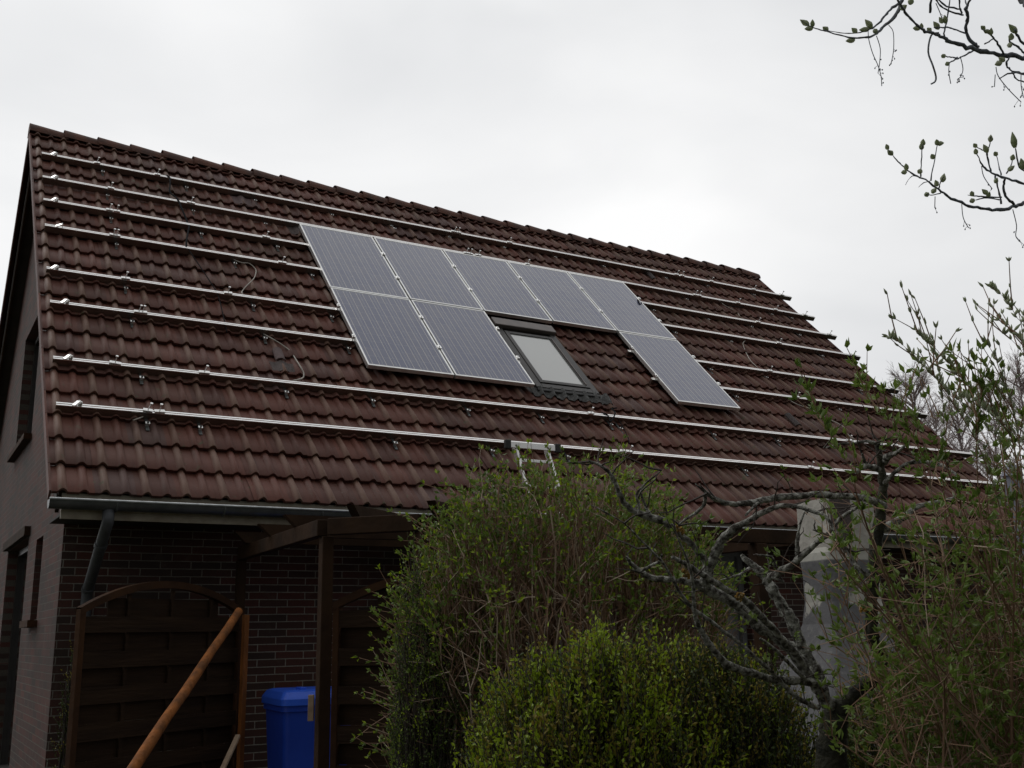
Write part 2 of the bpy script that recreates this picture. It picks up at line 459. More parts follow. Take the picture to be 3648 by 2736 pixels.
COL.objects.link(rr); rr.rotation_euler = (TH, 0, math.pi)
rr.location = Vector((UL + UR, 2 * RY, ORG.z)) - HL
# underlay deck so that nothing shows through
g = MB(); e0 = roofp(UL + .03, VE + .03, -.21); e1 = roofp(UL + .03, VR - .02, -.21)
for sgn in (0, 1):
    pts = [roofp(UL + .05, VE + .04, -.21), roofp(UR - .05, VE + .04, -.21), roofp(UR - .05, VR - .08, -.21), roofp(UL + .05, VR - .08, -.21)]
    pts += [p + RN * -.10 for p in pts]
    if sgn: pts = [Vector((p.x, 2 * RY - p.y, p.z)) for p in pts]
    for a in ((0, 1, 2, 3), (7, 6, 5, 4), (0, 4, 5, 1), (1, 5, 6, 2), (2, 6, 7, 3), (3, 7, 4, 0)): g.quadf([pts[i] for i in a])
hb(g, 'roof_deck', M['deck'])
# ridge caps
g = MB(); r = random.Random(5); n = 30; Lc = (UR - UL) / n
for i in range(n):
    x0 = UL + i * Lc - .02; x1 = x0 + Lc + .05
    dz = r.uniform(-.004, .004); tilt = r.uniform(-.004, .004)
    def cap(a, b, x0=x0, x1=x1, dz=dz, tilt=tilt):
        x = x0 + (x1 - x0) * b; rad = .128 - .020 * b
        ang = math.pi * (a * 1.04 - .02)
        return Vector((x, RY - math.cos(ang) * rad * 1.05, RZ - .045 + math.sin(ang) * rad + dz - .022 * b + tilt * b))
    g.grid(cap, 12, 3)
    ring = [cap(a / 12, 1) for a in range(13)]; ring2 = [Vector((p.x, RY + (p.y - RY) * .86, RZ - .045 + (p.z - RZ + .045) * .84)) for p in ring]
    for a in range(12): g.quadf([ring[a], ring[a + 1], ring2[a + 1], ring2[a]])
    if i in (0, n - 1):
        rg = [cap(a / 12, 0 if i == 0 else 1) for a in range(13)]; g.quadf(rg)
# note: caps step down away from the left end
ridge = hb(g, 'ridge', M['ridge']); ridge.data.polygons.foreach_set('use_smooth', [True] * len(ridge.data.polygons))
ridge.data.set_sharp_from_angle(angle=R(40))
ridge.parent = roof; ridge.matrix_parent_inverse = Matrix.Identity(4)
bpy.context.view_layer.update()
ridge.location = (0, 0, 0)
ridge.matrix_parent_inverse = roof.matrix_world.inverted()

# walls (gable with holes)
def zroof(y): return RZ - .19 - abs(y - RY) * math.tan(TH)
def gable(x0, x1, holes, flat=None, y0=None, y1=None):
    mb = MB(); ys = sorted({y0, y1, RY if flat is None else y0} | {h[0] for h in holes} | {h[1] for h in holes})
    top = (lambda y: flat) if flat is not None else zroof
    P = (lambda a, y, z: (a, y, z))
    for a, b in zip(ys, ys[1:]):
        segs = [(0, None)]
        hs_ = sorted([h for h in holes if h[0] < b - 1e-6 and h[1] > a + 1e-6], key=lambda h: h[2])
        lo = 0
        for h in hs_ + [None]:
            if h is None: zt = (top(a), top(b))
            else: zt = (h[2], h[2])
            for xx in (x0, x1):
                mb.quadf([P(xx, a, lo), P(xx, b, lo), P(xx, b, zt[1]), P(xx, a, zt[0])])
            if h: lo = h[3]
        # close top
        mb.quadf([P(x0, a, top(a)), P(x0, b, top(b)), P(x1, b, top(b)), P(x1, a, top(a))])
    for h in holes:
        ya, yb, za, zb = h
        mb.quadf([P(x0, ya, za), P(x1, ya, za), P(x1, ya, zb), P(x0, ya, zb)]); mb.quadf([P(x0, yb, za), P(x1, yb, za), P(x1, yb, zb), P(x0, yb, zb)])
        mb.quadf([P(x0, ya, za), P(x1, ya, za), P(x1, yb, za), P(x0, yb, za)]); mb.quadf([P(x0, ya, zb), P(x1, ya, zb), P(x1, yb, zb), P(x0, yb, zb)])
    for yy in (y0, y1): mb.quadf([P(x0, yy, 0), P(x1, yy, 0), P(x1, yy, top(yy)), P(x0, yy, top(yy))])
    return mb
UW = (.1, 1.75, 3.60, 5.05); LW = (-1.72, -1.22, 1.62, 2.36); DW = (-.55, 1.5, .05, 2.45)
w = hb(gable(WX0, WX0 + .3, [UW, LW, DW], None, WY0 + .003, WY1), 'wall', M['brick_side']); tag(w, 'left gable wall of dark clinker brick')
w = hb(gable(WX1 - .3, WX1, [], None, WY0 + .003, WY1), 'wall', M['brick_side'])
FW = (3.0, 4.35, .95, 2.3)
def swap(mb):
    mb.v = [(y, x, z) for x, y, z in mb.v]; return mb
w = hb(swap(gable(WY0, WY0 + .3, [FW], 2.42, WX0 + .003, WX1 - .003)), 'wall', M['brick_front']); tag(w, 'front wall of dark brick in the shade of the eaves')
w = hb(swap(gable(WY1 - .3, WY1, [], 2.4, WX0 + .3, WX1 - .3)), 'wall', M['brick_front'])
# windows
def gwin(h, x, deep=.14, frame=.06, glass='darkglass', vert=0, sill=True, lab=None):
    ya, yb, za, zb = h; mb = MB(); X = x + deep
    for a, b, c, d in ((ya, ya + frame, za, zb), (yb - frame, yb, za, zb), (ya + frame, yb - frame, za, za + frame), (ya + frame, yb - frame, zb - frame, zb)):
        mb.box((X, (a + b) / 2, (c + d) / 2), (.07, b - a, d - c))
    for k in range(vert):
        yy = ya + (yb - ya) * (k + 1) / (vert + 1); mb.box((X, yy, (za + zb) / 2), (.066, .05, zb - za - 2 * frame))
    o = hb(mb, 'window', M['winframe'])
    p = MB(); p.box((X + .01, (ya + yb) / 2, (za + zb) / 2), (.012, yb - ya - 2 * frame, zb - za - 2 * frame)); q = p.build('pane', M[glass]); q.parent = o
    if sill:
        s_ = MB(); s_.box((x + .02, (ya + yb) / 2, za - .035), (.2, yb - ya + .12, .06)); q = s_.build('sill', M['wood_frame']); q.parent = o
    if lab: tag(o, lab)
    return o
gwin(UW, WX0, vert=1, lab='tall recessed gable window'); gwin(LW, WX0, frame=.04, lab='narrow slit window')
gwin(DW, WX0, vert=1, sill=False, lab='dark opening low in the gable')
g = MB(); g.box((WX0 - .015, .475, 2.5), (.08, 2.2, .09)); hb(g, 'lintel', M['wood_dark'])
xa, xb, za, zb = FW; mb = MB(); Yf = WY0 + .12
for a, b, c, d in ((xa, xa + .07, za, zb), (xb - .07, xb, za, zb), (xa + .07, xb - .07, za, za + .07), (xa + .07, xb - .07, zb - .07, zb), ((xa + xb) / 2 - .035, (xa + xb) / 2 + .035, za + .07, zb - .07)):
    mb.box(((a + b) / 2, Yf, (c + d) / 2), (b - a, .07, d - c))
o = hb(mb, 'window', M['curtain']); tag(o, 'pale window behind the tall shrub')
p = MB(); p.box(((xa + xb) / 2, Yf + .02, (za + zb) / 2), (xb - xa - .14, .012, zb - za - .14)); q = p.build('pane', M['curtain']); q.parent = o
# bargeboards and soffits
for x in (UL + .07, UR - .07):
    g = MB()
    for sg in (0, 1):
        a = roofp(x, VE + .05, -.26); b = roofp(x, VR - .03, -.26)
        if sg: a = Vector((a.x, 2 * RY - a.y, a.z)); b = Vector((b.x, 2 * RY - b.y, b.z))
        g.beam(a, b, .028, .20)
    hb(g, 'bargeboard', M['wood_dark'])
ev = roofp(0, VE, -.15)
for sg in (0, 1):
    Y = (lambda y: 2 * RY - y) if sg else (lambda y: y)
    g = MB(); xm = (UL + UR) / 2; WWd = UR - UL - .16
    g.box((xm, Y(ev.y + .045), ev.z - .075), (WWd, .025, .19)); hb(g, 'fascia', M['cream'])
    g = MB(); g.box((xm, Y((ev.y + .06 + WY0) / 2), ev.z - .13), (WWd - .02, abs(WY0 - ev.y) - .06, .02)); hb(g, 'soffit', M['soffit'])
# gutter + brackets + downpipe
GY, GZ, GR = ev.y - .055, ev.z - .045, .066
g = MB()
def gut(a, b): ang = math.pi * (1 + a); return Vector((UL - .02 + (UR - UL + .04) * b, GY + math.cos(ang) * GR, GZ + math.sin(ang) * GR))
g.grid(gut, 10, 24)
g.grid(lambda a, b: gut(1 - a, b) + (Vector((0, GY, GZ)) - Vector((0, gut(1 - a, b).y, gut(1 - a, b).z))) * .04, 10, 24)
for b in (0, 1): g.quadf([gut(a / 10, b) for a in range(11)])
gutter = hb(g, 'gutter', M['zinc'], smooth=True)
bpy.context.view_layer.update()
def sub(mb, name, m, parent, **k):   # child of a part, keeps world coordinates
    o = mb.build(name, m, None, **k); o.parent = parent; o.matrix_parent_inverse = parent.matrix_world.inverted(); return o
g = MB(); g.tube([(UL - .02, GY - GR - .004, GZ + .002), (UR + .02, GY - GR - .004, GZ + .002)], .0095, 8); sub(g, 'gutter_bead', M['zinc_highlight'], gutter, smooth=True)
x = UL + .45
while x < UR:
    g = MB(); pts = [Vector((x, GY + math.cos(math.pi * (1 + a / 8)) * (GR + .004), GZ + math.sin(math.pi * (1 + a / 8)) * (GR + .004))) for a in range(9)]
    g.tube(pts, .008, 4); sub(g, 'bracket', M['zinc'], gutter); x += .8
p0 = on(388, 1795, 1, GY + .01); 
dx = p0.x
g = MB(); pa = Vector((dx, GY, GZ - GR + .01)); pb = Vector((dx, GY, GZ - GR - .08)); pc = Vector((dx, WY0 - .09, GZ - GR - .55)); pd = Vector((dx, WY0 - .07, GZ - GR - .68)); pe = Vector((dx, WY0 - .07, 0.02))
g.tube([pa, pb, pb.lerp(pc, .08), pc.lerp(pb, .08), pc, pd, pe], .043, 14); dp = hb(g, 'downpipe', M['downpipe'], smooth=True)
bpy.context.view_layer.update()
for a, t_ in ((pb.lerp(pc, .30), 0), (pc.lerp(pb, .05), 0)):
    g = MB(); dd = (pc - pb).normalized(); g.tube([a, a + dd * .05], .048, 14); sub(g, 'pipe_collar', M['downpipe'], dp)

# skylight : part of the house
SU0, SU1, SV0, SV1 = 2.07, 2.93, -3.27, -1.86
def frame4(mb, u0, u1, v0, v1, w, h0, h1):
    for a, b, c, d in ((u0, u0 + w, v0, v1), (u1 - w, u1, v0, v1), (u0 + w, u1 - w, v0, v0 + w), (u0 + w, u1 - w, v1 - w, v1)):
        mb.box(((a + b) / 2, (c + d) / 2, (h0 + h1) / 2), (b - a, d - c, h1 - h0))
g = MB(); frame4(g, SU0, SU1, SV0, SV1, .085, -.17, -.055); sk = hb(g, 'skylight', M['winframe'], bevel=.006); sk.location = ORG - HL; sk.rotation_euler = (TH, 0, 0)
tag(sk, 'dark framed roof window with a pale blind')
def ss(mb, name, m, **k): o = mb.build(name, m, None, **k); o.parent = sk; return o
g = MB(); frame4(g, SU0 + .088, SU1 - .088, SV0 + .10, SV1 - .16, .055, -.10, -.048); ss(g, 'sash', M['winframe'], bevel=.004)
g = MB(); g.box(((SU0 + SU1) / 2, (SV0 + SV1) / 2 - .03, -.066), (SU1 - SU0 - .286, SV1 - SV0 - .37, .012)); ss(g, 'pane', M['skyglass'])
g = MB(); g.box(((SU0 + SU1) / 2, SV1 + .0, -.035), (SU1 - SU0 + .02, .17, .05)); ss(g, 'cover', M['cover'], bevel=.01)
g = MB(); g.box(((SU0 + SU1) / 2, SV0 - .025, -.10), (SU1 - SU0 - .01, .06, .075)); ss(g, 'bottom_rail', M['black'], bevel=.01)
g = MB(); g.box((SU1 - .118, (SV0 + SV1) / 2 - .03, -.044), (.012, SV1 - SV0 - .36, .012)); ss(g, 'trim', M['cover'])
for s_, u in ((0, SU0 - .05), (1, SU1 + .035)):
    g = MB(); g.box((u, (SV0 + SV1) / 2, -.125), (.075, SV1 - SV0 + .1, .02)); ss(g, 'flashing', M['winframe'])
g = MB(); rr_ = random.Random(11)
nzv = [[rr_.uniform(-.006, .012) for _ in range(61)] for _ in range(5)]
def apron(a, b):
    u = SU0 - .10 + (SU1 - SU0 + .24) * a
    edge = .012 * math.sin(a * 40) + .006 * math.sin(a * 91)
    v = SV0 + .01 - (.135 + edge + .03 * a) * b
    h = -.148 + .034 + prof(u - UL, True) + .010 + .6 * nzv[int(b * 4)][int(a * 60)] * (b > 0) + .03 * (1 - b)
    return Vector((u, v, h))
g.grid(apron, 60, 4); ss(g, 'apron', M['lead'], smooth=True)

# ================================================================== mounting rails
RVS = [.83, .132, -.492, -1.133, -2.10, -2.762, -3.746, -4.448]
RLAB = ['topmost aluminium mounting rail, closest below the ridge',
        'second rail from the ridge, running just above the upper row of panels',
        'third rail from the ridge, passing under the upper part of the upper panel row',
        'fourth rail from the ridge, passing under the lower part of the upper panel row',
        'fifth rail from the ridge, meeting the lower panels level with the skylight top',
        'sixth rail from the ridge, meeting the lower panels level with the skylight glass',
        'seventh rail from the ridge, first long rail below the panels and skylight',
        'lowest mounting rail on the roof, just above the ladder top']
hooks = [(365,608),(662,661),(905,705),(381,686),(684,740),(394,770),(714,824),(413,861),(832,925),(446,1016),(897,1076),(468,1130),(501,1330),(520,1481),(707,1498),(1176,754),(1385,792),(1589,830),(1785,868),(939,784),(1417,833),(983,867),(1106,969),(1176,1118),(1236,1229),(939,1190),(1013,1378),(1966,903),(2138,936),(2357,977),(2508,1007),(2427,1048),(2315,1091),(2508,1124),(2662,1151),(2392,1171),(2589,1202),(2519,1303),(2717,1331),(2612,1402),(1922,1476),(2166,1499),(2532,1536),(2238,1562),(2761,1560),(2800,1116),(2835,1182),(2917,1258),(2878,1355),(3053,1380),(2977,1446),(1397,1556),(1740,1584),(2010,1607),(2637,1656),(2673,1039),(2740,1112),(1323,1416),(1660,1449)]
bolts = {0: [345, 560, 1617, 1632, 1815, 2410, 2430, 2534, 2685, 2785], 1: [395, 680, 1660, 1675, 1703, 1878, 2476, 2490, 2629, 2763, 2868], 2: [390, 416, 948, 2700, 2955],
         3: [404, 416, 1005, 2775, 3040], 4: [447, 812, 2742, 3178], 5: [494, 507, 2838, 3270], 6: [410, 727, 2104, 3025, 3190], 7: [526, 568, 2215, 2240, 2888, 3290]}
blocks = {0: 188, 1: 190, 2: 190, 3: 208, 4: 190, 5: 226, 6: 237, 7: 270}
rails = []
SPLIT = {4: 'fifth', 5: 'sixth'}
specs = [(i, rv, None, (9.12 if i not in SPLIT else 2.06), RLAB[i]) for i, rv in enumerate(RVS)]
specs += [(i, RVS[i], 3.98, 9.12, '%s rail from the ridge, the stretch right of the skylight under the lone lower panel' % w_) for i, w_ in SPLIT.items()]
for i, rv, ustart, u1, lab_ in specs:
    u0 = ustart if ustart else hit([149, 152, 155, 160, 166, 178, 189, 199][i], [547, 627, 711, 801, 955, 1072, 1268, 1423][i], -.045)[0]
    t = thing('mounting_rail', lab_, 'rail', roofp(u0, rv, -.12), (TH, 0, 0), 'mounting rails across the roof')
    rails.append((t, u0, rv))
    g = MB(); L = u1 - u0
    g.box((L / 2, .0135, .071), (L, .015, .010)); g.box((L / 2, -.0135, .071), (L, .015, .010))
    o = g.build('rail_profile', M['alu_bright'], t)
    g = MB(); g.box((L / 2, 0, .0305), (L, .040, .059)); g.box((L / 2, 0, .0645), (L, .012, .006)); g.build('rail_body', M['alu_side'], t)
    for sx in [b_ for b_ in bolts[i] if i not in SPLIT or (b_ > 2000) == bool(ustart)]:
        # find y on the rail line for this photo column
        lo_, hi_ = u0, u1
        for _ in range(40):
            mid = (lo_ + hi_) / 2; p = roofp(mid, rv, -.045) - CAM
            if 1824 + F * p.dot(RIGHT) / p.dot(FWD) < sx: lo_ = mid
            else: hi_ = mid
        bu = lo_ - u0; q = random.Random(sx)
        tl = q.uniform(-.4, .4)
        g = MB(); g.box((bu, 0, .084), (.07 + q.uniform(0, .03), .036, .012), Matrix.Rotation(q.uniform(-.15, .15), 3, 'Z'))
        tip = Vector((bu + .012 + tl * .02, .01, .145))
        g.tube([(bu, 0, .088), tip], .0045, 6); g.tube([tip - Vector((0, 0, .006)), tip + Vector((0, 0, .006))], .013, 6)
        g.build('clamp_bolt', M['steel'], t)
    if ustart: continue
    lo_, hi_ = u0, u1
    for _ in range(40):
        mid = (lo_ + hi_) / 2; p = roofp(mid, rv, -.045) - CAM
        if 1824 + F * p.dot(RIGHT) / p.dot(FWD) < blocks[i]: lo_ = mid
        else: hi_ = mid
    g = MB(); ra = Matrix.Rotation(R(40 if i != 3 else 5), 3, 'Z')
    g.box((lo_ - u0, -.002, .094), (.060, .034, .007), Matrix.Rotation(R(-28), 3, 'Y') @ ra, 0)
    g.box((lo_ - u0 + .034, .012, .092), (.008, .040, .034), ra)
    g.build('end_clamp', M['alu_bright'], t, bevel=.002)
for hx, hy in hooks:
    u, v = hit(hx, hy, -.10)
    best = min([r_ for r_ in rails if r_[1] < u], key=lambda r_: abs((r_[2] - .22) - v) - (.01 if r_[1] > 3 else 0))
    t, u0, rv = best
    g = MB(); lu, lv = u - u0, v - rv
    lv = max(-.17, min(-.11, lv))
    g.box((lu, lv, .030), (.036, .030, .008)); g.box((lu, lv, .014), (.028, .026, .024))
    am = MB(); am.box((lu, lv / 2 - .01, .006), (.026, abs(lv) - .02, .008)); am.box((lu, lv - .03, -.002), (.028, .07, .008))
    h = g.build('roof_hook', M['steel'], t); am.build('hook_arm', M['zinc'], h)  # arm takes dark zinc, its shadow on the tiles put into colour
    b_ = MB(); b_.tube([(lu + .002, lv, .034), (lu + .002, lv, .047)], .0085, 6); b_.build('hook_bolt', M['black'], h)

# ================================================================== solar panels
plabs = ['solar panel at the far left end of the upper row', 'solar panel second from the left in the upper row', 'solar panel in the middle of the upper row, above the skylight left edge',
         'solar panel fourth from the left in the upper row, above the skylight', 'solar panel at the right end of the upper row',
         'solar panel at the lower left corner of the array', 'solar panel in the lower row directly left of the skylight', 'solar panel standing alone in the lower row, right of the skylight']
pos = [(k, 0) for k in range(5)] + [(0, 1), (1, 1), (4, 1)]
PW, PH, PG = .99, 1.65, .02
fr = MB(); 
for a, b, c, d in ((0, .019, -PH, 0), (PW - .019, PW, -PH, 0), (.019, PW - .019, -PH, -PH + .019), (.019, PW - .019, -.019, 0)):
    fr.box(((a + b) / 2, (c + d) / 2, -.022), (b - a, d - c, .044))
frm = fr.build('tmpf', M['alu_frame']); fmesh = frm.data; bpy.data.objects.remove(frm)
ce = MB(); ce.box((PW / 2, -PH / 2, -.006), (PW - .038, PH - .038, .006)); cm_ = ce.build('tmpc', M['cells']); cmesh = cm_.data; bpy.data.objects.remove(cm_)
bk = MB(); bk.box((PW / 2, -PH / 2, -.030), (PW - .03, PH - .03, .004)); bk.box((PW / 2, -.12, -.038), (.12, .10, .014)); bm_ = bk.build('tmpb', M['black']); bmesh_ = bm_.data; bpy.data.objects.remove(bm_)
for k, (c, r_) in enumerate(pos):
    q = random.Random(k)
    t = thing('solar_panel', plabs[k], 'solar panel', roofp(c * (PW + PG), -r_ * (PH + PG), .0), (TH + q.uniform(-.002, .002), q.uniform(-.0015, .0015), 0), 'solar panels on the roof')
    for nm, me_ in (('frame', fmesh), ('cell_glass', cmesh), ('backing', bmesh_)):
        o = bpy.data.objects.new(nm, me_); COL.objects.link(o); o.parent = t
# clamps that hold the panels, children of the rails
def clamp(ri, u, end=0):
    t, u0, rv = rails[ri if ri < 4 or u < 3 else ri + 4]; g = MB()
    g.box((u - u0, 0, .128), (.044 if not end else .03, .055, .010)); g.tube([(u - u0, 0, .130), (u - u0, 0, .142)], .008, 6)
    if end: g.box((u - u0 + end * .012, 0, .10), (.010, .055, .05))
    g.build('mid_clamp' if not end else 'panel_clamp', M['alu_bright'], t)
for ri in (2, 3):
    for k in range(1, 5): clamp(ri, k * (PW + PG) - PG / 2)
    clamp(ri, 5 * (PW + PG) - PG + .012, 1)
for ri in (4, 5):
    clamp(ri, PW + PG / 2); clamp(ri, -.012, -1); clamp(ri, 2 * PW + PG + .012, 1); clamp(ri, 4 * (PW + PG) - .014, -1); clamp(ri, 5 * (PW + PG) - PG + .012, 1)

# ================================================================== cables
def c1(x, y): return (x / 2.4254, 400 + y / 2.4254)
def c2(x, y): return (912 + x / 2.4254, 700 + y / 2.4254)
def c3(x, y): return (1824 + x / 2.4254, 900 + y / 2.4254)
def c4(x, y): return (2736 + x / 2.4254, 900 + y / 2.4254)
def c5(x, y): return (x / 2.4254, 1084 + y / 2.4254)
def smooth_pts(P, n=5):
    P = [Vector(p) for p in P]; o = []
    for i in range(len(P) - 1):
        a, b, c, d = P[max(i - 1, 0)], P[i], P[i + 1], P[min(i + 2, len(P) - 1)]
        for k in range(n):
            t = k / n
            o.append(.5 * ((2 * b) + (c - a) * t + (2 * a - 5 * b + 4 * c - d) * t * t + (3 * b - a - 3 * c + d) * t ** 3))
    o.append(P[-1]); return o
def cable(cv, pts, r, m, label, hh=-.095, ends=()):
    P = []
    for k, (x, y) in enumerate(pts):
        X, Y = cv(x, y); h = hh + (.012 * math.sin(k * 1.7)); u, v = hit(X, Y, h); P.append((u, v, h + .0))
    o0 = roofp(P[0][0], P[0][1], P[0][2])
    g = MB(); g.tube(smooth_pts([(a - P[0][0], b - P[0][1], c - P[0][2]) for a, b, c in P]), r, 6)
    o = g.build('cable', M[m], smooth=True, loc=o0, rot=(TH, 0, 0))
    tag(o, label, 'cable', 'loose cables on the roof')
cable(c1, [(2018,1273),(2090,1300),(2150,1305),(2200,1345),(2212,1380),(2190,1440),(2130,1500),(2090,1550),(2098,1572)], .0065, 'cable_white', 'pale S-shaped cable on the tiles between fourth and fifth rail, left of the panels')
cable(c2, [(65,1188),(150,1235),(230,1285),(300,1340),(345,1410),(390,1480),(412,1530),(400,1570),(320,1592)], .0075, 'cable_white', 'pale cable hooking down to the seventh rail, left of the lower panels')
cable(c3, [(1790,415),(1830,450),(1900,490),(1945,520),(1968,548)], .006, 'cable_white', 'short pale cable between second and third rail, right of the panels')
cable(c3, [(2030,750),(2000,775),(1998,800),(2020,860),(2060,930),(2130,1000)], .0065, 'cable_white', 'pale curved cable reaching the fifth rail, right of the panels')
cable(c4, [(190,1278),(260,1315),(350,1345),(470,1410),(600,1475),(655,1510),(690,1570),(740,1610)], .0075, 'cable_white', 'long pale cable running down to the seventh rail at the roof right side')
cable(c5, [(1150,1003),(1200,985),(1250,965)], .006, 'cable_white', 'very short pale cable end below the lowest rail at far left')
cable(c1, [(1435,545),(1465,565),(1470,620),(1468,690),(1530,745),(1570,830),(1615,940),(1632,990),(1612,1100),(1610,1160)], .011, 'cable_black', 'thick dark cable hanging from the top rail over three rails at left', -.05)
cable(c1, [(1610,1160),(1700,1290),(1800,1440),(1870,1550),(1890,1600),(1930,1760),(1960,1900)], .0055, 'cable_black', 'thin dark wire trailing down from the fourth rail at left', -.07)
cable(c3, [(770,1385),(810,1392),(840,1425),(850,1460),(880,1420),(890,1380),(862,1350),(905,1342)], .009, 'cable_black', 'looped black cable end at the seventh rail below the skylight', -.05)
cable(c3, [(900,1410),(950,1490),(985,1560),(1008,1612),(1015,1650)], .005, 'cable_black', 'thin dark wire between seventh and lowest rail below the skylight', -.08)
cable(c3, [(1850,455),(1950,468),(2060,470),(2140,482),(2212,476)], .005, 'cable_black', 'thin dark wire lying along the tiles near the upper right corner of the roof', -.09)
cable(c3, [(1085,405),(1098,432),(1110,450),(1122,448),(1118,430)], .009, 'cable_black', 'short black connector cable drooping at the right edge of the upper panel row', .0)

# ================================================================== loose tiles
def loose(x, y, w, l, m, label, name='roof_tile', lift=.012, rz=0):
    u, v = hit(x, y, -.12); g = MB()
    def f(a, b): return Vector(((a - .5) * w, (b - .5) * l, .028 * max(0, 1 - (abs(a - .5) * w / .05) ** 2) ** .8 + lift))
    g.grid(f, 14, 2); n0 = len(g.v)
    g.grid(lambda a, b: f(1 - a, b) - Vector((0, 0, .016)), 14, 2)
    for b in (0, 1):
        for k in range(14):
            p, q_ = f(k / 14, b), f((k + 1) / 14, b); d = Vector((0, 0, -.016)); g.quadf([p, q_, q_ + d, p + d])
    for a in (0, 1): p, q_ = f(a, 0), f(a, 1); d = Vector((0, 0, -.016)); g.quadf([p, q_, q_ + d, p + d])
    o = g.build(name, M[m], smooth=False, loc=roofp(round((u - UL - .075) / .15) * .15 + UL + .075, v, -.118), rot=(TH, 0, rz))
    tag(o, label, 'roof tile', 'odd tiles lying on the roof')
loose(1000, 1272, .10, .20, 'newtile', 'pale half-round tile piece left of the lower solar panels', lift=.022)
loose(1003, 1310, .29, .17, 'oldtile', 'grey mismatched tile below the pale half-round piece', lift=.004)
loose(858, 717, .28, .22, 'newtile', 'pinkish mismatched tile under the second rail at left', lift=.003)
loose(1047, 822, .28, .24, 'oldtile', 'dark grey tile beside the top left panel corner', lift=.003)
loose(2312, 985, .10, .24, 'tiledark', 'dark tile piece between the first and second rail above the right panels', lift=.018)
loose(2810, 1500, .11, .26, 'tiledark', 'dark half-round tile piece above the seventh rail at right', lift=.022)
# tile that has slipped out of its course above the gutter
k = HOLE[1]; g = MB(); tile_strip(g, 0, 0, 0, None, length=.40, thick=.030, base=0)
o = g.build('roof_tile', M['newtile'], smooth=False, loc=roofp(UL + .3 * k, VE - .135, -.128), rot=(TH - .05, 0, .03))
tag(o, 'slipped roof tile with pale mortar edge, below the dark hole left of the ladder', 'roof tile', 'odd tiles lying on the roof')
g = MB()
for xx in (.04, .085, .13, .2, .235, .27): g.box((xx, .385 + .01 * math.sin(xx * 40), .03 + prof(xx, True)), (.07, .05, .03), Matrix.Rotation(xx * 9, 3, 'Z'))
q = g.build('mortar_edge', M['mortar'], o, bevel=.01)

# ================================================================== ladder
def lad(z): return -3.98 + (z - 2.45) * .45
def ladpt(x, y):     # intersect pixel ray with the ladder plane
    r_ = ray(x, y); # Y = -3.98 + (Z-2.45)*.45
    s_ = (-3.98 - 2.45 * .45 - CAM.y + CAM.z * .45) / (r_.y - .45 * r_.z); return CAM + r_ * s_
A_, B_ = ladpt(1838, 1588), ladpt(1940, 1598)
zt = (A_.z + B_.z) / 2; xc = (A_.x + B_.x) / 2; hw = .175
ldr = thing('ladder', 'aluminium ladder leaning on the gutter, its top bar with black rubber ends', 'ladder', (xc, lad(0), 0))
ax = Vector((0, lad(1) - lad(0), 1)).normalized(); Lr = (zt) / ax.z
for s_ in (-1, 1):
    g = MB(); g.beam((s_ * hw, 0, 0), Vector((s_ * hw, 0, 0)) + ax * (Lr + .03), .025, .062, (0, 1, 0)); g.build('stile', M['alu_frame'], ldr, bevel=.004)
k = Lr - .16
while k > .2:
    g = MB(); p = ax * k; g.beam(p + Vector((-hw + .012, 0, 0)), p + Vector((hw - .012, 0, 0)), .03, .03); g.build('rung', M['alu_bright'], ldr, bevel=.004); k -= .28
p = ax * Lr; g = MB(); g.beam(p + Vector((-.245, -.045, 0)), p + Vector((.245, -.045, 0)), .022, .058); bar = g.build('top_bar', M['alu_bright'], ldr, bevel=.003)
for s_ in (-1, 1):
    g = MB(); g.box(p + Vector((s_ * .275, -.045, 0)), (.06, .045, .085)); g.build('rubber_end', M['black'], ldr, bevel=.008)
    g = MB(); g.tube([p + Vector((s_ * hw, -.06, 0)), p + Vector((s_ * hw, -.075, 0))], .016, 8); g.build('bolt', M['steel'], ldr)

# ================================================================== pergola
def onz(x, y, z): return on(x, y, 2, z)
BT = 2.16; BH = .105
P1 = onz(1150, 1851, BT); P2 = onz(862, 1950, BT); PC = onz(1572, 1829, BT)
PR = onz(2875, 1893, BT)
print('P1', P1, 'P2', P2, 'PC', PC, 'PR', PR)
P2.y = min(P2.y, WY0 - .15)
front_y = PR.y
dch = (PC - P1).normalized(); corner = P1 + dch * ((front_y - P1.y) / dch.y) if dch.y < 0 else PC
per = thing('pergola', 'dark brown wooden pergola with slanted rafter ends in front of the house', 'pergola', (P1.x, P1.y, 0))
o0 = Vector((P1.x, P1.y, 0))
def pb_(a, b, w, h, name, m='wood_dark'):
    g = MB(); g.beam(a - o0, b - o0, w, h); return g.build(name, M[m], per, bevel=.005)
dn = Vector((0, 0, -BH / 2))
pb_(P2 + dn, P1 + dn + (P1 - P2).normalized() * .0, .07, BH, 'beam')
pb_(P1 + dn + dch * .05 + Vector((0, 0, .003)), corner + dn + Vector((0, 0, .003)), .07, BH, 'beam')
pb_(Vector((corner.x, front_y, BT - BH / 2)), Vector((PR.x, front_y, BT - BH / 2)), .07, BH, 'beam')
pb_(Vector((PR.x - .05, front_y + .04, BT - BH / 2)), Vector((PR.x - .05, WY0 - .02, BT - BH / 2)), .07, BH, 'beam')
pp = onz(2782, 1925, BT - BH)
for c_, ww in ((P1 + Vector((.035, .02, 0)), .076), (Vector((P2.x, P2.y, 0)), .07), (Vector((corner.x + .03, front_y, 0)), .10), (Vector((pp.x, front_y, 0)), .10)):
    pb_(Vector((c_.x, c_.y, .0)), Vector((c_.x, c_.y, BT - BH - .002)), ww, ww, 'post')
ends = [(834, 1896), (918, 1868), (1010, 1835), (1247, 1800), (1534, 1784)]
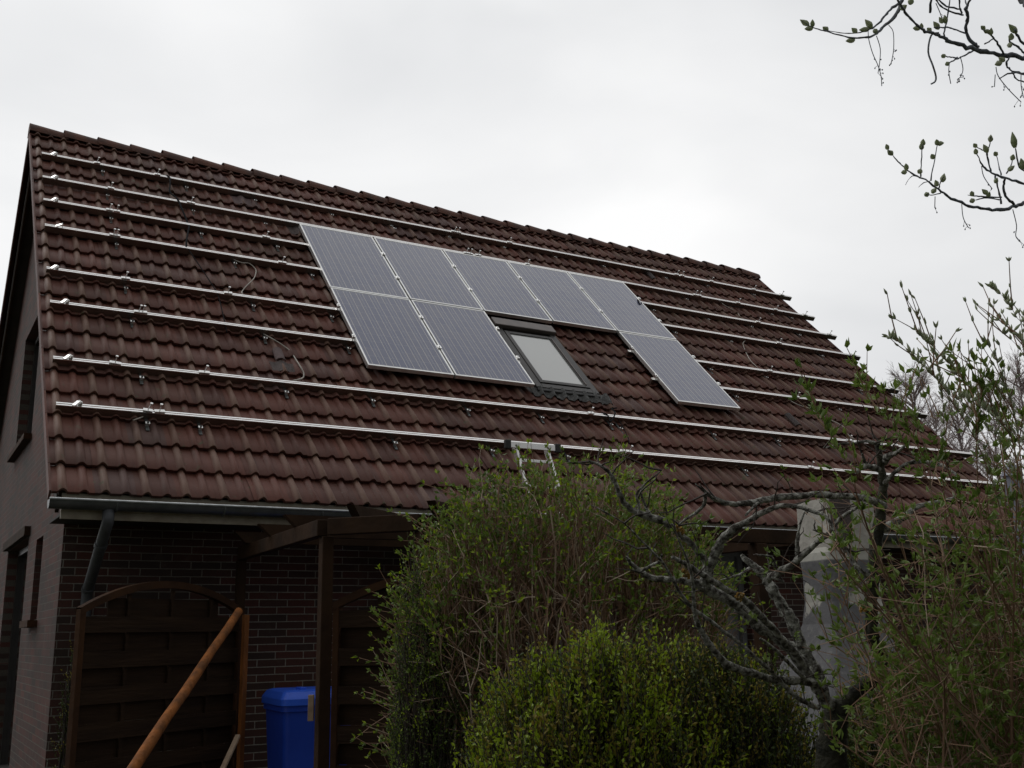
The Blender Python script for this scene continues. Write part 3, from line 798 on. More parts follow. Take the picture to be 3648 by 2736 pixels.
for ex, ey in ends:
    e = onz(ex, ey, BT + .085)
    if e.y > -3.2: e.y = -3.2
    diag = ey < 1820      # the last two run diagonally back, square to the cut corner
    x1_ = PR.x + .25
    g = MB(); y0_, y1_ = e.y - .03 - o0.y, e.y + .03 - o0.y; z0_, z1_ = BT + .002, BT + .087; xx = e.x - o0.x; xr = x1_ - o0.x
    pts = [(xx, y0_, z1_), (xx + .09, y0_, z0_), (xr, y0_, z0_), (xr, y0_, z1_)]; pts2 = [(a, y1_, b) for a, _, b in pts]
    g.quadf(pts); g.quadf(pts2[::-1])
    for k in range(4): g.quadf([pts[k], pts2[k], pts2[(k + 1) % 4], pts[(k + 1) % 4]])
    if diag:
        rot_ = Matrix.Rotation(R(37), 3, 'Z'); pv = Vector((xx, y0_ + .03, 0)); ln = 1.9
        g.v = [tuple(pv + rot_ @ Vector((min(p_[0] - xx, ln), p_[1] - y0_ - .03, p_[2]))) for p_ in g.v]
    g.build('rafter', M['wood_dark'], per)

# ================================================================== fence screens
def screen(A, d, wdt, ztop, arch, label, slat=.118, m_f='wood_frame'):
    d = d.normalized(); nrm = Vector((d.y, -d.x, 0))
    t = thing('fence_panel', label, 'fence', (A.x, A.y, 0), (0, 0, math.atan2(d.y, d.x)), 'arched wooden screens')
    # local: x along, y = into, z up
    def zt(x): a = (x / wdt - .5) * 2; return ztop + arch * (1 - a * a)
    fw = .045
    for k, x in enumerate((fw / 2, wdt - fw / 2)):
        g = MB(); g.box((x, 0, ztop / 2 - .01), (fw, .05, ztop)); g.build('upright', M[m_f], t, bevel=.004)
    g = MB()
    g.grid(lambda a, b: Vector((a * wdt, (-.026 if b < .3 or b > .7 else .026), zt(a * wdt) - (.055 if .2 < b < .8 and False else 0))), 1, 1)
    g = MB(); N_ = 28
    for i in range(N_):
        x0, x1 = i * wdt / N_, (i + 1) * wdt / N_; z0, z1 = zt(x0), zt(x1); h = .052
        P = [(x0, -.027, z0), (x1, -.027, z1), (x1, .027, z1), (x0, .027, z0)]; Q = [(x0, -.027, z0 - h), (x1, -.027, z1 - h), (x1, .027, z1 - h), (x0, .027, z0 - h)]
        g.quadf(P); g.quadf(Q[::-1]); g.quadf([Q[0], Q[1], P[1], P[0]]); g.quadf([Q[2], Q[3], P[3], P[2]])
    g.build('arch_rail', M[m_f], t)
    # woven slats: alternately in front of and behind three battens
    for j, x in enumerate((wdt * .27, wdt * .53, wdt * .78)):
        g = MB(); g.box((x, 0, (zt(x) - .06) / 2 + .02), (.028, .018, zt(x) - .1)); g.build('batten', M['wood_slat'], t)
    g = MB(); z = .06; i = 0
    while z < ztop + arch - .08:
        zc = z + slat / 2
        # allowed x-range under the arch
        if zc + slat / 2 <= ztop - .01: xa, xb = fw, wdt - fw
        else:
            hgt = (zc + slat / 2 - ztop + .045) / arch
            if hgt >= 1: break
            q = math.sqrt(max(0, 1 - hgt)); xa, xb = wdt / 2 * (1 - q), wdt / 2 * (1 + q)
        yy = -.018 if i % 2 == 0 else .018
        n = 12
        for k in range(n):
            a, b = xa + (xb - xa) * k / n, xa + (xb - xa) * (k + 1) / n
            hh_ = slat * (.92 if i % 2 == 0 else 1.1)
            g.box(((a + b) / 2, yy, zc), (b - a, .009, hh_))
        z += slat; i += 1
    g.build('slats', M['wood_slat'], t)
    return t
FA = onz(282, 2150, 1.70)
dF = Vector((.85, .52, 0)).normalized()
FB = onz(862, 2183, 1.70); 
print('fence', FA, FB)
FA = at(282, 2150, 7.15); FB = at(862, 2175, 8.45)
print('fence2', FA, FB)
screen(FA, Vector((FB.x - FA.x, FB.y - FA.y, 0)), Vector((FB.x - FA.x, FB.y - FA.y, 0)).length, (FA.z + FB.z) / 2 - .01, .20, 'arched dark wooden fence screen at left, behind the leaning orange pole')
FC = at(1192, 2146, 6.85)
screen(FC, dch.copy() * 1, 1.6, FC.z, .19, 'arched dark wooden fence screen right of the blue bin, half hidden by the shrub')
# orange-brown edge board at the left screen
eb = at(876, 2190, 8.35); g = MB(); hgt = eb.z
g.box((0, 0, hgt / 2), (.048, .035, hgt)); o = g.build('board', M['pole'], bevel=.004, loc=(eb.x, eb.y, 0), rot=(0, 0, .5))
tag(o, 'upright orange-brown board at the right end of the left screen', 'board')
# leaning round pole
pa = at(852, 2176, 7.75); pb2 = at(458, 2760, 6.1)
dd = (pb2 - pa); tt = (-.0 - pa.z) / dd.z; pe = pa + dd * tt
g = MB(); pl_ = []
for k in range(13):
    p = pa.lerp(pe, k / 12); pl_.append(p - pe + Vector((.004 * math.sin(k * 2.1), .003 * math.cos(k * 1.3), 0)))
g.tube(pl_, [.0285 + .0009 * k + .0012 * math.sin(k * 2.3) for k in range(13)], 12); o = g.build('wooden_pole', M['pole'], smooth=True, loc=pe)
o.data.set_sharp_from_angle(angle=R(50)); tag(o, 'thick round orange-brown pole leaning against the left screen', 'pole')
pa = at(848, 2620, 7.6); pb2 = at(795, 2735, 7.3); dd = pb2 - pa; pe = pa + dd * (-pa.z / dd.z)
g = MB(); g.beam(Vector((0, 0, 0)), pa - pe, .035, .022); o = g.build('wooden_lath', M['raw'], bevel=.003, loc=pe); tag(o, 'thin pale lath leaning low beside the left screen', 'lath')
wb = at(1108, 2522, 6.5); g = MB(); g.box((0, 0, 0), (.035, .03, .155)); o = g.build('wood_block', M['raw'], bevel=.003, loc=wb, rot=(0, 0, -.5)); tag(o, 'small pale wooden block fixed to the pergola post next to the bin', 'wood block')

# ================================================================== blue wheelie bin
bc = at(1008, 2478, 7.8); BZ = bc.z + .0
print('bin corner', bc)
ang = R(-3)
t = thing('wheelie_bin', 'blue plastic wheelie bin standing against the brick wall between two posts', 'bin', (0, 0, 0), (0, 0, ang))
sc_ = bc.z / 1.02; bw, bd, bh = .58, .62, bc.z - .03
corner_l = Matrix.Rotation(ang, 3, 'Z') @ Vector((-bw / 2, -bd / 2, 0))
t.location = (bc.x - corner_l.x, bc.y - corner_l.y, 0.06)
bh -= .06
def ring(w, d, z, r_=.05, y=0):
    o = []
    for cx, cy, a0 in ((w / 2 - r_, d / 2 - r_, 0), (-w / 2 + r_, d / 2 - r_, 90), (-w / 2 + r_, -d / 2 + r_, 180), (w / 2 - r_, -d / 2 + r_, 270)):
        for k in range(5):
            a = R(a0 + 22.5 * k); o.append(Vector((cx + r_ * math.cos(a), cy + r_ * math.sin(a) + y, z)))
    return o
def loft(mb, rings, cap0=True, cap1=True):
    n = len(rings[0])
    for a, b in zip(rings, rings[1:]):
        for k in range(n): mb.quadf([a[k], a[(k + 1) % n], b[(k + 1) % n], b[k]])
    if cap0: mb.quadf(rings[0][::-1])
    if cap1: mb.quadf(rings[-1])
g = MB(); loft(g, [ring(bw * .80, bd * .74, .06, y=.03), ring(bw * .82, bd * .78, .25, y=.02), ring(bw * .93, bd * .94, bh - .10), ring(bw * .93, bd * .94, bh - .095), ring(bw * .985, bd * .985, bh - .09), ring(bw * .985, bd * .985, bh - .02)])
o = g.build('body', M['bin_shaded'], t, smooth=True); o.data.set_sharp_from_angle(angle=R(35))
g = MB(); loft(g, [ring(bw * 1.0, bd * 1.01, bh - .05), ring(bw * 1.03, bd * 1.04, bh - .045), ring(bw * 1.03, bd * 1.04, bh + .0), ring(bw * 1.0, bd * 1.0, bh + .018), ring(bw * .93, bd * .92, bh + .05), ring(bw * .80, bd * .80, bh + .062)])
lid = g.build('lid', M['bin'], t, smooth=True); lid.data.set_sharp_from_angle(angle=R(30))
g = MB(); g.tube([(-.16, bd / 2 + .05, bh + .02), (.16, bd / 2 + .05, bh + .02)], .014, 8); g.box((-.16, bd / 2 + .025, bh + .01), (.03, .06, .03)); g.box((.16, bd / 2 + .025, bh + .01), (.03, .06, .03)); g.build('handle', M['bin'], t)
g = MB(); g.box((-.10, -bd * .2, bh + .068), (.05, .12, .02)); g.box((.10, -bd * .2, bh + .068), (.05, .12, .02)); g.build('lid_grip', M['bin'], lid, bevel=.006)
for s_ in (-1, 1):
    g = MB(); g.tube([(s_ * .23, bd * .36, .1), (s_ * .27, bd * .36, .1)], .10, 16); g.build('wheel', M['black'], t)

# ================================================================== white garden fireplace
fc = at(2990, 2000, 7.4); fz = at(2990, 1780, 7.4).z
print('fireplace', fc, fz)
def fire_mat():
    m = bpy.data.materials.new('patchy_plaster'); m.use_nodes = True; g = NG(m); b = g.N['Principled BSDF']; b.inputs['Roughness'].default_value = .9
    t = g.N.new('ShaderNodeTexCoord'); sp = g.N.new('ShaderNodeSeparateXYZ'); g.L.new(t.outputs['Object'], sp.inputs[0])
    n = g.noise(t.outputs['Object'], 2.6, 6)
    f = g.math('ADD', n, g.math('MULTIPLY', g.math('ADD', sp.outputs[0], sp.outputs[2]), -.30))
    patch = g.smooth(f, -.02, .0)
    # white again on the flaring ledge under the stack
    led = g.smooth(g.math('ABSOLUTE', g.math('SUBTRACT', sp.outputs[2], 1.93)), .045, .06)
    c = g.mix(g.math('MULTIPLY', patch, led), (.46, .45, .40), (.145, .145, .15))
    n2 = g.noise(t.outputs['Object'], 25, 4)
    c = g.mix(g.math('MULTIPLY', g.smooth(n2, .5, .75), .4), c, (.30, .29, .27))
    g.L.new(c, b.inputs['Base Color'])
    bn = g.N.new('ShaderNodeBump'); bn.inputs['Strength'].default_value = .6; bn.inputs['Distance'].default_value = .01; g.L.new(n2, bn.inputs['Height']); g.L.new(bn.outputs[0], b.inputs['Normal'])
    return m
M['fire'] = fire_mat()
t = thing('garden_fireplace', 'white plastered outdoor fireplace with grey bare patches and a square chimney', 'fireplace', (fc.x, fc.y, 0), (0, 0, R(-8)))
prof_ = [(0, .80), (.55, .80), (.75, .70), (.95, .55), (1.15, .40), (1.3, .31), (1.45, .245), (1.6, .222), (1.80, .222), (1.88, .23), (1.93, .225), (1.965, .205)]
g = MB(); loft(g, [ring(w_ * 2, w_ * 1.5, z_, .04 + w_ * .06) for z_, w_ in prof_])
o = g.build('body', M['fire'], t, smooth=True); o.data.set_sharp_from_angle(angle=R(50))
g = MB(); loft(g, [ring(.40, .36, 1.955, .012), ring(.395, .355, fz, .012)]); st_ = g.build('chimney', M['plaster'], t)
g = MB(); g.box((-.1, -.179, (fz + 1.99) / 2), (.17, .012, fz - 2.0)); g.build('bare_brick', M['oldtile'], st_)
g = MB(); g.box((0, -.60, .62), (.6, .02, .45)); g.build('opening_dark_sheet', M['dark'], t)  # flat dark sheet, the niche's inner shade put into its colour

# pale pipe beyond the right end
pp = at(3602, 1660, 12.2)
g = MB(); g.tube([(0, 0, 0), (0, 0, pp.z - .12)], .10, 16); g.tube([(0, 0, pp.z - .12), (0, 0, pp.z)], [.125, .085], 16)
o = g.build('flue_pipe', M['pipe'], smooth=True, loc=(pp.x, pp.y, 0)); o.data.set_sharp_from_angle(angle=R(50)); tag(o, 'pale blue-grey upright pipe behind the budding shrub at the right edge', 'pipe')

# ================================================================== vegetation
def vrand(r, s=1): return Vector((r.uniform(-1, 1), r.uniform(-1, 1), r.uniform(-1, 1))) * s
def big_shrub(name, label, c, rx, ry, h, n, seed, leafm, twigm, leafL=.026, ntw=9, top=.25, lp=3, sr=.006, droop=0, squash=.35, leaf_lo=.45, cat='shrub', nodes=(3, 6), base=.6, bare=9):
    r = random.Random(seed); t = thing(name, label, cat, c); st = MB(); lf = MB()
    for i in range(n):
        a = r.uniform(0, 2 * math.pi); q = math.sqrt(r.random())
        ox, oy = rx * q * math.cos(a), ry * q * math.sin(a)
        hh = h * (1 - squash * q ** 3.5) * r.uniform(1 - top, 1.02)
        bx, by = ox * base + r.uniform(-.05, .05), oy * base + r.uniform(-.05, .05)
        pts = []; rad = []
        wob = [vrand(r, .035) for _ in range(9)]
        for k in range(9):
            s_ = k / 8; e = s_ ** .8
            pts.append(Vector((bx + (ox - bx) * e, by + (oy - by) * e, hh * s_)) + wob[k] * min(1, s_ * 3)); rad.append(sr * (1.15 - .85 * s_) * (1 if i % 5 else 1.7))
        st.tube(pts, rad, 4, 0 if i % 6 else 1, cap=False)
        def leaves(p, d, cnt, L):
            for _ in range(cnt): lf.leaf(p + vrand(r, .006), (d + vrand(r, .9)), L * r.uniform(.6, 1.25), L * .48, r, 0 if r.random() < .8 else 1)
        for k in range(bare):
            s_ = r.uniform(.15, .9); j = min(int(s_ * 8), 7); p = pts[j].lerp(pts[j + 1], s_ * 8 - j)
            d = (Vector((0, 0, r.uniform(.5, 1.2))) + vrand(r, .8)).normalized(); L = r.uniform(.10, .30)
            q1 = p + (d + vrand(r, .2)) * L * .5; q2 = q1 + (d + vrand(r, .35)) * L * .5
            st.tube([p, q1, q2], [.0038, .003, .0016], 3, 0 if r.random() < .75 else 1, cap=False)
            if r.random() < .5: st.tube([q1, q1 + (d + vrand(r, .9)) * L * .4], [.0022, .0012], 3, 1, cap=False)
        for k in range(ntw):
            s_ = r.uniform(.28, .98) if k else 1.0
            j = min(int(s_ * 8), 7); p = pts[j].lerp(pts[j + 1], s_ * 8 - j)
            outd = Vector((ox, oy, 0)); outd = outd.normalized() if outd.length > 0 else Vector((1, 0, 0))
            d = (Vector((0, 0, r.uniform(.5, 1.3))) + outd * r.uniform(.0, .7) + vrand(r, .75)).normalized(); L = r.uniform(.10, .36) * (1 if s_ < .9 else .8)
            tp = [p]; m_ = r.randint(*nodes); cur = p
            for q2 in range(m_):
                cur = cur + (d + vrand(r, .22)) * (L / m_); tp.append(cur)
            st.tube(tp, [.0030 - .0018 * z_ / m_ for z_ in range(m_ + 1)], 3, 0 if r.random() < .85 else 1, cap=False)
            if s_ > leaf_lo or r.random() < .11:
                for z_, cur in enumerate(tp[1:]): leaves(cur, d, lp if z_ < m_ - 1 else lp + 1, leafL)
    st.build('stems', [M[twigm], M['twig_pale']], t); lf.build('foliage', [M[leafm], M['leaf_light']], t)
    return t
c = at(2050, 2300, 5.75); c.z = 0
print('shrub', c)
big_shrub('tall_shrub', 'tall dense shrub with tan stems and small fresh leaves in front of the ladder', c, 1.0, .60, at(1960, 1705, 5.75).z, 660, 21, 'leaf', 'twig', ntw=9, squash=.30, top=.14, leafL=.034, lp=2, leaf_lo=.86, sr=.0085, bare=9)
c = at(1600, 2300, 5.5); c.z = 0
big_shrub('tall_shrub', 'left shoulder of the shrubbery with greener leaves, before the right wooden screen', c, .30, .30, at(1475, 1990, 5.5).z, 90, 22, 'leaf', 'twig', ntw=11, squash=.35)
def bush(name, label, c, rx, ry, h, n, seed, mats, L=.019, cnt=9, z0=.25, stems=160, cat='bush', shl=.085, flat=2.6):
    r = random.Random(seed); t = thing(name, label, cat, c); st = MB(); lf = MB()
    lump = [(r.uniform(0, 6.28), r.uniform(.2, 1), r.uniform(-.18, .20)) for _ in range(40)]
    def surf(a, el):
        k = 1 + sum(w_ * math.exp(-((math.atan2(math.sin(a - la), math.cos(a - la))) ** 2 * 11 + (el - le) ** 2 * 16)) for la, le, w_ in lump)
        ce_, se = math.cos(el * 1.57), math.sin(el * 1.57)
        return Vector((rx * k * math.cos(a) * ce_ ** (2 / flat), ry * k * math.sin(a) * ce_ ** (2 / flat), z0 * 0 + h * (k * .5 + .5) * se ** (2 / flat)))
    for i in range(n):
        a = r.uniform(0, 6.283); el = r.random() ** .8
        s = surf(a, el) * r.uniform(.72, 1.0) if r.random() < .6 else surf(a, el) * r.uniform(.93, 1.03)
        d = (Vector((s.x, s.y, 0)).normalized() * (1 - el) * .7 + Vector((0, 0, .75 + el)) + vrand(r, .5)).normalized()
        SL = shl * r.uniform(.6, 1.5) * (1.9 if r.random() < .06 else 1); mi = 0 if r.random() < .54 else (1 if r.random() < .7 else 2)
        st.tube([s - d * SL, s, s + d * SL * .9], [.0022, .0016, .0008], 3, 0, cap=False)
        for k in range(cnt):
            p = s + d * SL * (k / cnt * 1.5 - .6); lf.leaf(p, d * .8 + vrand(r, .8), L * r.uniform(.7, 1.3) * (1.1 - .3 * k / cnt), L * .5, r, mi)
    for i in range(stems):
        a = r.uniform(0, 6.283); e = surf(a, r.uniform(.2, 1)) * .93; b = Vector((e.x * .25, e.y * .25, 0)); m_ = b.lerp(e, .5) + Vector((0, 0, .12)) + vrand(r, .05)
        st.tube([b, m_, e], [.007, .005, .002], 4, 0, cap=False)
    st.build('stems', [M['twig_dark']], t); lf.build('foliage', [M[x] for x in mats], t); return t
c = at(2160, 2700, 4.3); c.z = 0
top_ = at(2060, 2215, 4.3).z
print('bush', c, top_)
bush('garden_bush', 'low rounded bright green bush in the foreground below the tall shrub', c, .70, .46, top_ * .87, 5200, 31, ('leaf_light', 'leaf_olive', 'leaf_dark'), L=.027, cnt=8, shl=.10, flat=2.9)
c = at(2560, 2700, 4.55); c.z = 0
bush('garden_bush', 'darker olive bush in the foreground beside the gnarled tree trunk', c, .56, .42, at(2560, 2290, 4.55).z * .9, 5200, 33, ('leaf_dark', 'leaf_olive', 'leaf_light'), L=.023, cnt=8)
c = at(1515, 2700, 5.15); c.z = 0
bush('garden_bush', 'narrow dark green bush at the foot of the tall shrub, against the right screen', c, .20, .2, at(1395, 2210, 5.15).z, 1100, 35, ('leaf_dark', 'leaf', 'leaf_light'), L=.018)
c = at(262, 2700, 7.5); c.z = 0
bush('garden_bush', 'small dark plant squeezed between brick corner and left screen', c, .11, .11, at(262, 2400, 7.5).z, 420, 37, ('leaf_dark', 'leaf_olive', 'leaf_dark'), L=.02)
c = at(3350, 2700, 4.9); c.z = 0
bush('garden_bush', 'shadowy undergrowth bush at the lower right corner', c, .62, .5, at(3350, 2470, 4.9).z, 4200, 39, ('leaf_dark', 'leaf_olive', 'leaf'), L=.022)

def T_OV(x, y): return (2748 + x / 1.8433, y / 1.8433)
# ---- gnarled tree, traced limb by limb and laid out in depth
def A(x, y): return (2000 + x / 1.342, 1500 + y / 1.342)
def B(x, y): return (2748 + x / 1.342, 1500 + y / 1.342)
TD = 4.0
TS = 4.0 / 4.9
def limb(mb, pts, cv, d0, d1, sc=1 / 1.342, mi=0, n=9, wig=.006, rs=None):
    r = rs or rnd; N_ = len(pts); P = []; rad = []
    for k, p in enumerate(pts):
        s_ = k / max(1, N_ - 1); d = (d0 + (d1 - d0) * s_) * (TS if cv is not T_OV else 1)
        X, Y = cv(p[0], p[1]); P.append(at(X, Y, d)); rad.append(p[2] * sc / F * d * (1.0 if cv is T_OV else 1.16))
    n0 = 4; S = smooth_pts(P, n0); Rr = []
    for i in range(len(S)):
        j = min(i // n0, N_ - 1); f_ = (i % n0) / n0; a = rad[j]; b = rad[min(j + 1, N_ - 1)]
        jit = .22 if cv is T_OV else .14; Rr.append((a + (b - a) * f_) * r.uniform(1 - jit, 1 + jit))
    S = [s_ + vrand(r, Rr[i] * (.55 if cv is T_OV else .22)) for i, s_ in enumerate(S)]
    mb.tube(S, Rr, n, mi); return S, Rr
tr = thing('gnarled_tree', 'gnarled lichen-covered fruit tree with bare twisting limbs in the right foreground', 'tree', (0, 0, 0))
base = at(3010, 2790, TD); tr.location = (base.x, base.y, 0)
rt = random.Random(41)
lb = MB()
tp_ = [(300, 1900, 62), (290, 1660, 56), (285, 1560, 54), (300, 1460, 50), (310, 1390, 46)]
tp = [at(*B(x, y), TD) for x, y, w_ in tp_]
g = MB(); bot = Vector((tp[0].x, tp[0].y, 0))
trunk = [bot, bot.lerp(tp[0], .5)] + tp if tp[0].z > .2 else [bot] + tp[1:]
g.tube(smooth_pts(trunk, 4), [.072 - .0010 * k for k in range(4 * (len(trunk) - 1) + 1)], 12)
for v_i in range(len(g.v)):
    p = Vector(g.v[v_i]); g.v[v_i] = tuple(p + vrand(rt, .006) - Vector((base.x, base.y, 0)))
g.build('trunk', M['bark_dark'], tr, smooth=True)
def a2b(L): return [(x - 1004, y, w_) for x, y, w_ in L]
LIMBS = [
 (A, [(1290,1380,32),(1254,1310,27),(1190,1230,25),(1130,1130,25),(1050,1050,25),(960,990,25),(880,910,26),(800,850,26),(720,820,25),(660,780,22),(600,762,15),(520,757,13),(440,752,13),(380,722,12),(340,690,10),(318,660,7),(312,650,4)], 4.9, 4.5),
 (A, [(690,800,24),(700,720,24),(730,650,21),(760,580,20),(800,535,18),(850,500,14),(920,460,12),(1000,420,12),(1060,405,10),(1150,415,9),(1204,432,9),(1254,450,8),(1304,515,8),(1350,590,8),(1404,680,7),(1450,750,4)], 4.65, 4.2),
 (A, [(700,690,18),(640,610,13),(590,560,14),(520,500,15),(480,475,15),(400,455,14),(340,425,13),(300,390,12),(270,330,10),(240,260,9),(190,215,7),(130,190,4)], 4.62, 4.35),
 (A, [(370,445,6),(370,400,6),(360,350,5),(400,300,4),(450,260,3),(480,235,1.5)], 4.42, 4.3),
 (A, [(430,462,8),(400,400,6),(380,340,4),(395,310,2)], 4.45, 4.5),
 (A, [(640,300,2),(690,340,9),(740,375,10),(800,395,11),(870,395,11),(940,385,14),(1000,370,14),(1080,365,15),(1204,352,14),(1304,358,14),(1404,362,14),(1454,372,14),(1504,388,16),(1540,410,20)], 4.3, 4.85),
 (A, [(690,345,8),(680,400,8),(640,440,7),(580,480,5),(560,500,3)], 4.32, 4.45),
 (A, [(740,375,4),(700,345,3),(660,300,2)], 4.3, 4.2),
 (A, [(940,390,6),(910,420,6),(880,450,4)], 4.4, 4.3),
 (A, [(1190,1230,18),(1130,1130,15),(1060,1050,15),(1000,980,15),(950,930,14),(880,860,14),(800,810,13),(700,750,12),(620,700,11),(560,665,9),(530,648,7)], 4.85, 4.15),
 (A, [(1230,1260,20),(1150,1240,18),(1080,1240,17),(1000,1230,15),(930,1210,15),(860,1190,15),(790,1160,15),(740,1110,14),(690,1040,13),(650,970,11),(635,900,9),(630,800,8),(620,720,6),(600,660,5),(570,590,4),(555,560,2)], 4.85, 4.0),
 (A, [(1190,1255,9),(1100,1170,8),(1030,1100,7),(950,1160,6)][:3] + [(950,1040,6)], 4.8, 4.5),
 (A, [(1010,1200,8),(950,1150,8),(850,1060,7),(770,1000,7),(690,940,7),(620,890,8),(560,810,7),(500,700,6),(450,640,5),(380,570,4),(300,490,3),(200,430,2.5),(140,400,1.5)], 4.6, 3.9),
 (A, [(1230,1370,12),(1185,1355,10),(1110,1310,10),(1060,1260,9),(1000,1200,9),(950,1150,7)], 4.8, 4.6),
 (A, [(1254,1330,28),(1230,1230,26),(1200,1160,26),(1150,1080,26),(1110,980,25),(1080,920,24),(1040,860,23),(1000,790,22),(970,740,20),(930,700,18),(880,660,12),(860,640,6)], 4.95, 5.1),
 (A, [(990,760,14),(1000,745,14),(1060,715,15),(1130,665,14),(1204,595,12),(1254,560,11),(1304,500,9),(1354,450,8),(1404,420,6),(1454,390,4)], 5.0, 4.5),
 (A, [(1128,660,7),(1125,600,7),(1130,540,6),(1145,480,5),(1165,430,3)], 4.85, 4.9),
 (A, [(900,700,6),(860,730,5),(800,750,4),(760,760,2)], 5.0, 4.8),
 (A, [(480,640,5),(470,670,6),(430,690,7),(380,715,6)], 4.4, 4.5),
 (B, [(300,1400,40),(360,1340,32),(420,1290,28),(500,1220,28),(530,1150,24),(500,1080,26),(480,1000,26),(478,900,26),(490,750,26),(500,600,26),(520,450,21),(535,330,18),(530,250,16),(520,180,14),(510,110,10),(515,95,6)], 4.9, 4.9),
 (B, [(525,240,14),(480,222,13),(440,215,13),(400,245,10)], 4.9, 4.8),
 (B, [(455,215,8),(440,180,7),(435,155,4)], 4.85, 4.8),
 (B, [(540,300,10),(590,245,9),(650,205,9),(710,195,9),(790,205,8),(850,230,7),(900,270,4)], 4.88, 4.6),
 (B, [(540,200,15),(560,170,14),(600,150,8),(650,110,5)], 4.9, 4.7),
 (B, [(515,110,8),(460,98,7),(400,105,5),(330,110,4),(250,130,2)], 4.9, 4.7),
 (B, [(520,520,18),(620,470,15),(680,420,12),(760,395,10),(860,372,7),(900,350,4)], 4.9, 5.2),
 (B, [(500,760,12),(430,720,10),(380,650,9),(330,590,8),(250,540,6),(200,520,3)], 4.9, 4.5),
 (B, [(0,745,4),(60,770,6)], 4.9, 4.9),
 (B, [(20,690,6),(0,650,5),(-60,640,4)], 4.9, 4.8),
]
allS = []
for cv, pts, d0, d1 in LIMBS:
    g = MB(); S, Rr = limb(g, pts, cv, d0, d1, rs=rt)
    org = Vector((base.x, base.y, 0)); g.v = [tuple(Vector(p) - org) for p in g.v]
    o = g.build('limb', M['bark_dark'] if pts[0][2] > 27 and cv is B else M['bark'], tr, smooth=True)
    allS.append((S, Rr))
# twigs and sparse leaves
tw = MB(); lf = MB(); bd = MB(); org = Vector((base.x, base.y, 0))
for S, Rr in allS:
    for i, (p, r_) in enumerate(zip(S, Rr)):
        if r_ < .024 and rt.random() < .17:
            d = (vrand(rt) + Vector((0, 0, .6))).normalized(); L = rt.uniform(.03, .17); cur = p; T = [p]
            for k in range(4): cur = cur + (d + vrand(rt, .35)) * L / 4; T.append(cur)
            tw.tube([q - org for q in T], [.004, .003, .0025, .002, .0012], 4, 0, cap=False)
            if rt.random() < .35:
                for q in T[2:]:
                    for _ in range(3): lf.leaf(q - org, d + vrand(rt, .9), .024, .011, rt)
nb = len(tw.v); tw.v += lf.v; tw.f += [tuple(i + nb for i in f_) for f_ in lf.f]; tw.m += [1] * len(lf.f)
tw.build('foliage', [M['twig_dark'], M['leaf']], tr)
for x, y, cv, d in ((570, 520, A, 4.52), (860, 842, A, 4.40), (445, 905, B, 4.85), (598, 730, A, 4.5)):
    p = at(*cv(x, y), d * TS) - org; g = MB()
    for _ in range(12): g.box(p + vrand(rt, .013), (.011, .009, .006), Matrix.Rotation(rt.uniform(0, 3), 3, vrand(rt).normalized()))
    g.build('lichen_patch', M['lichen'], tr)

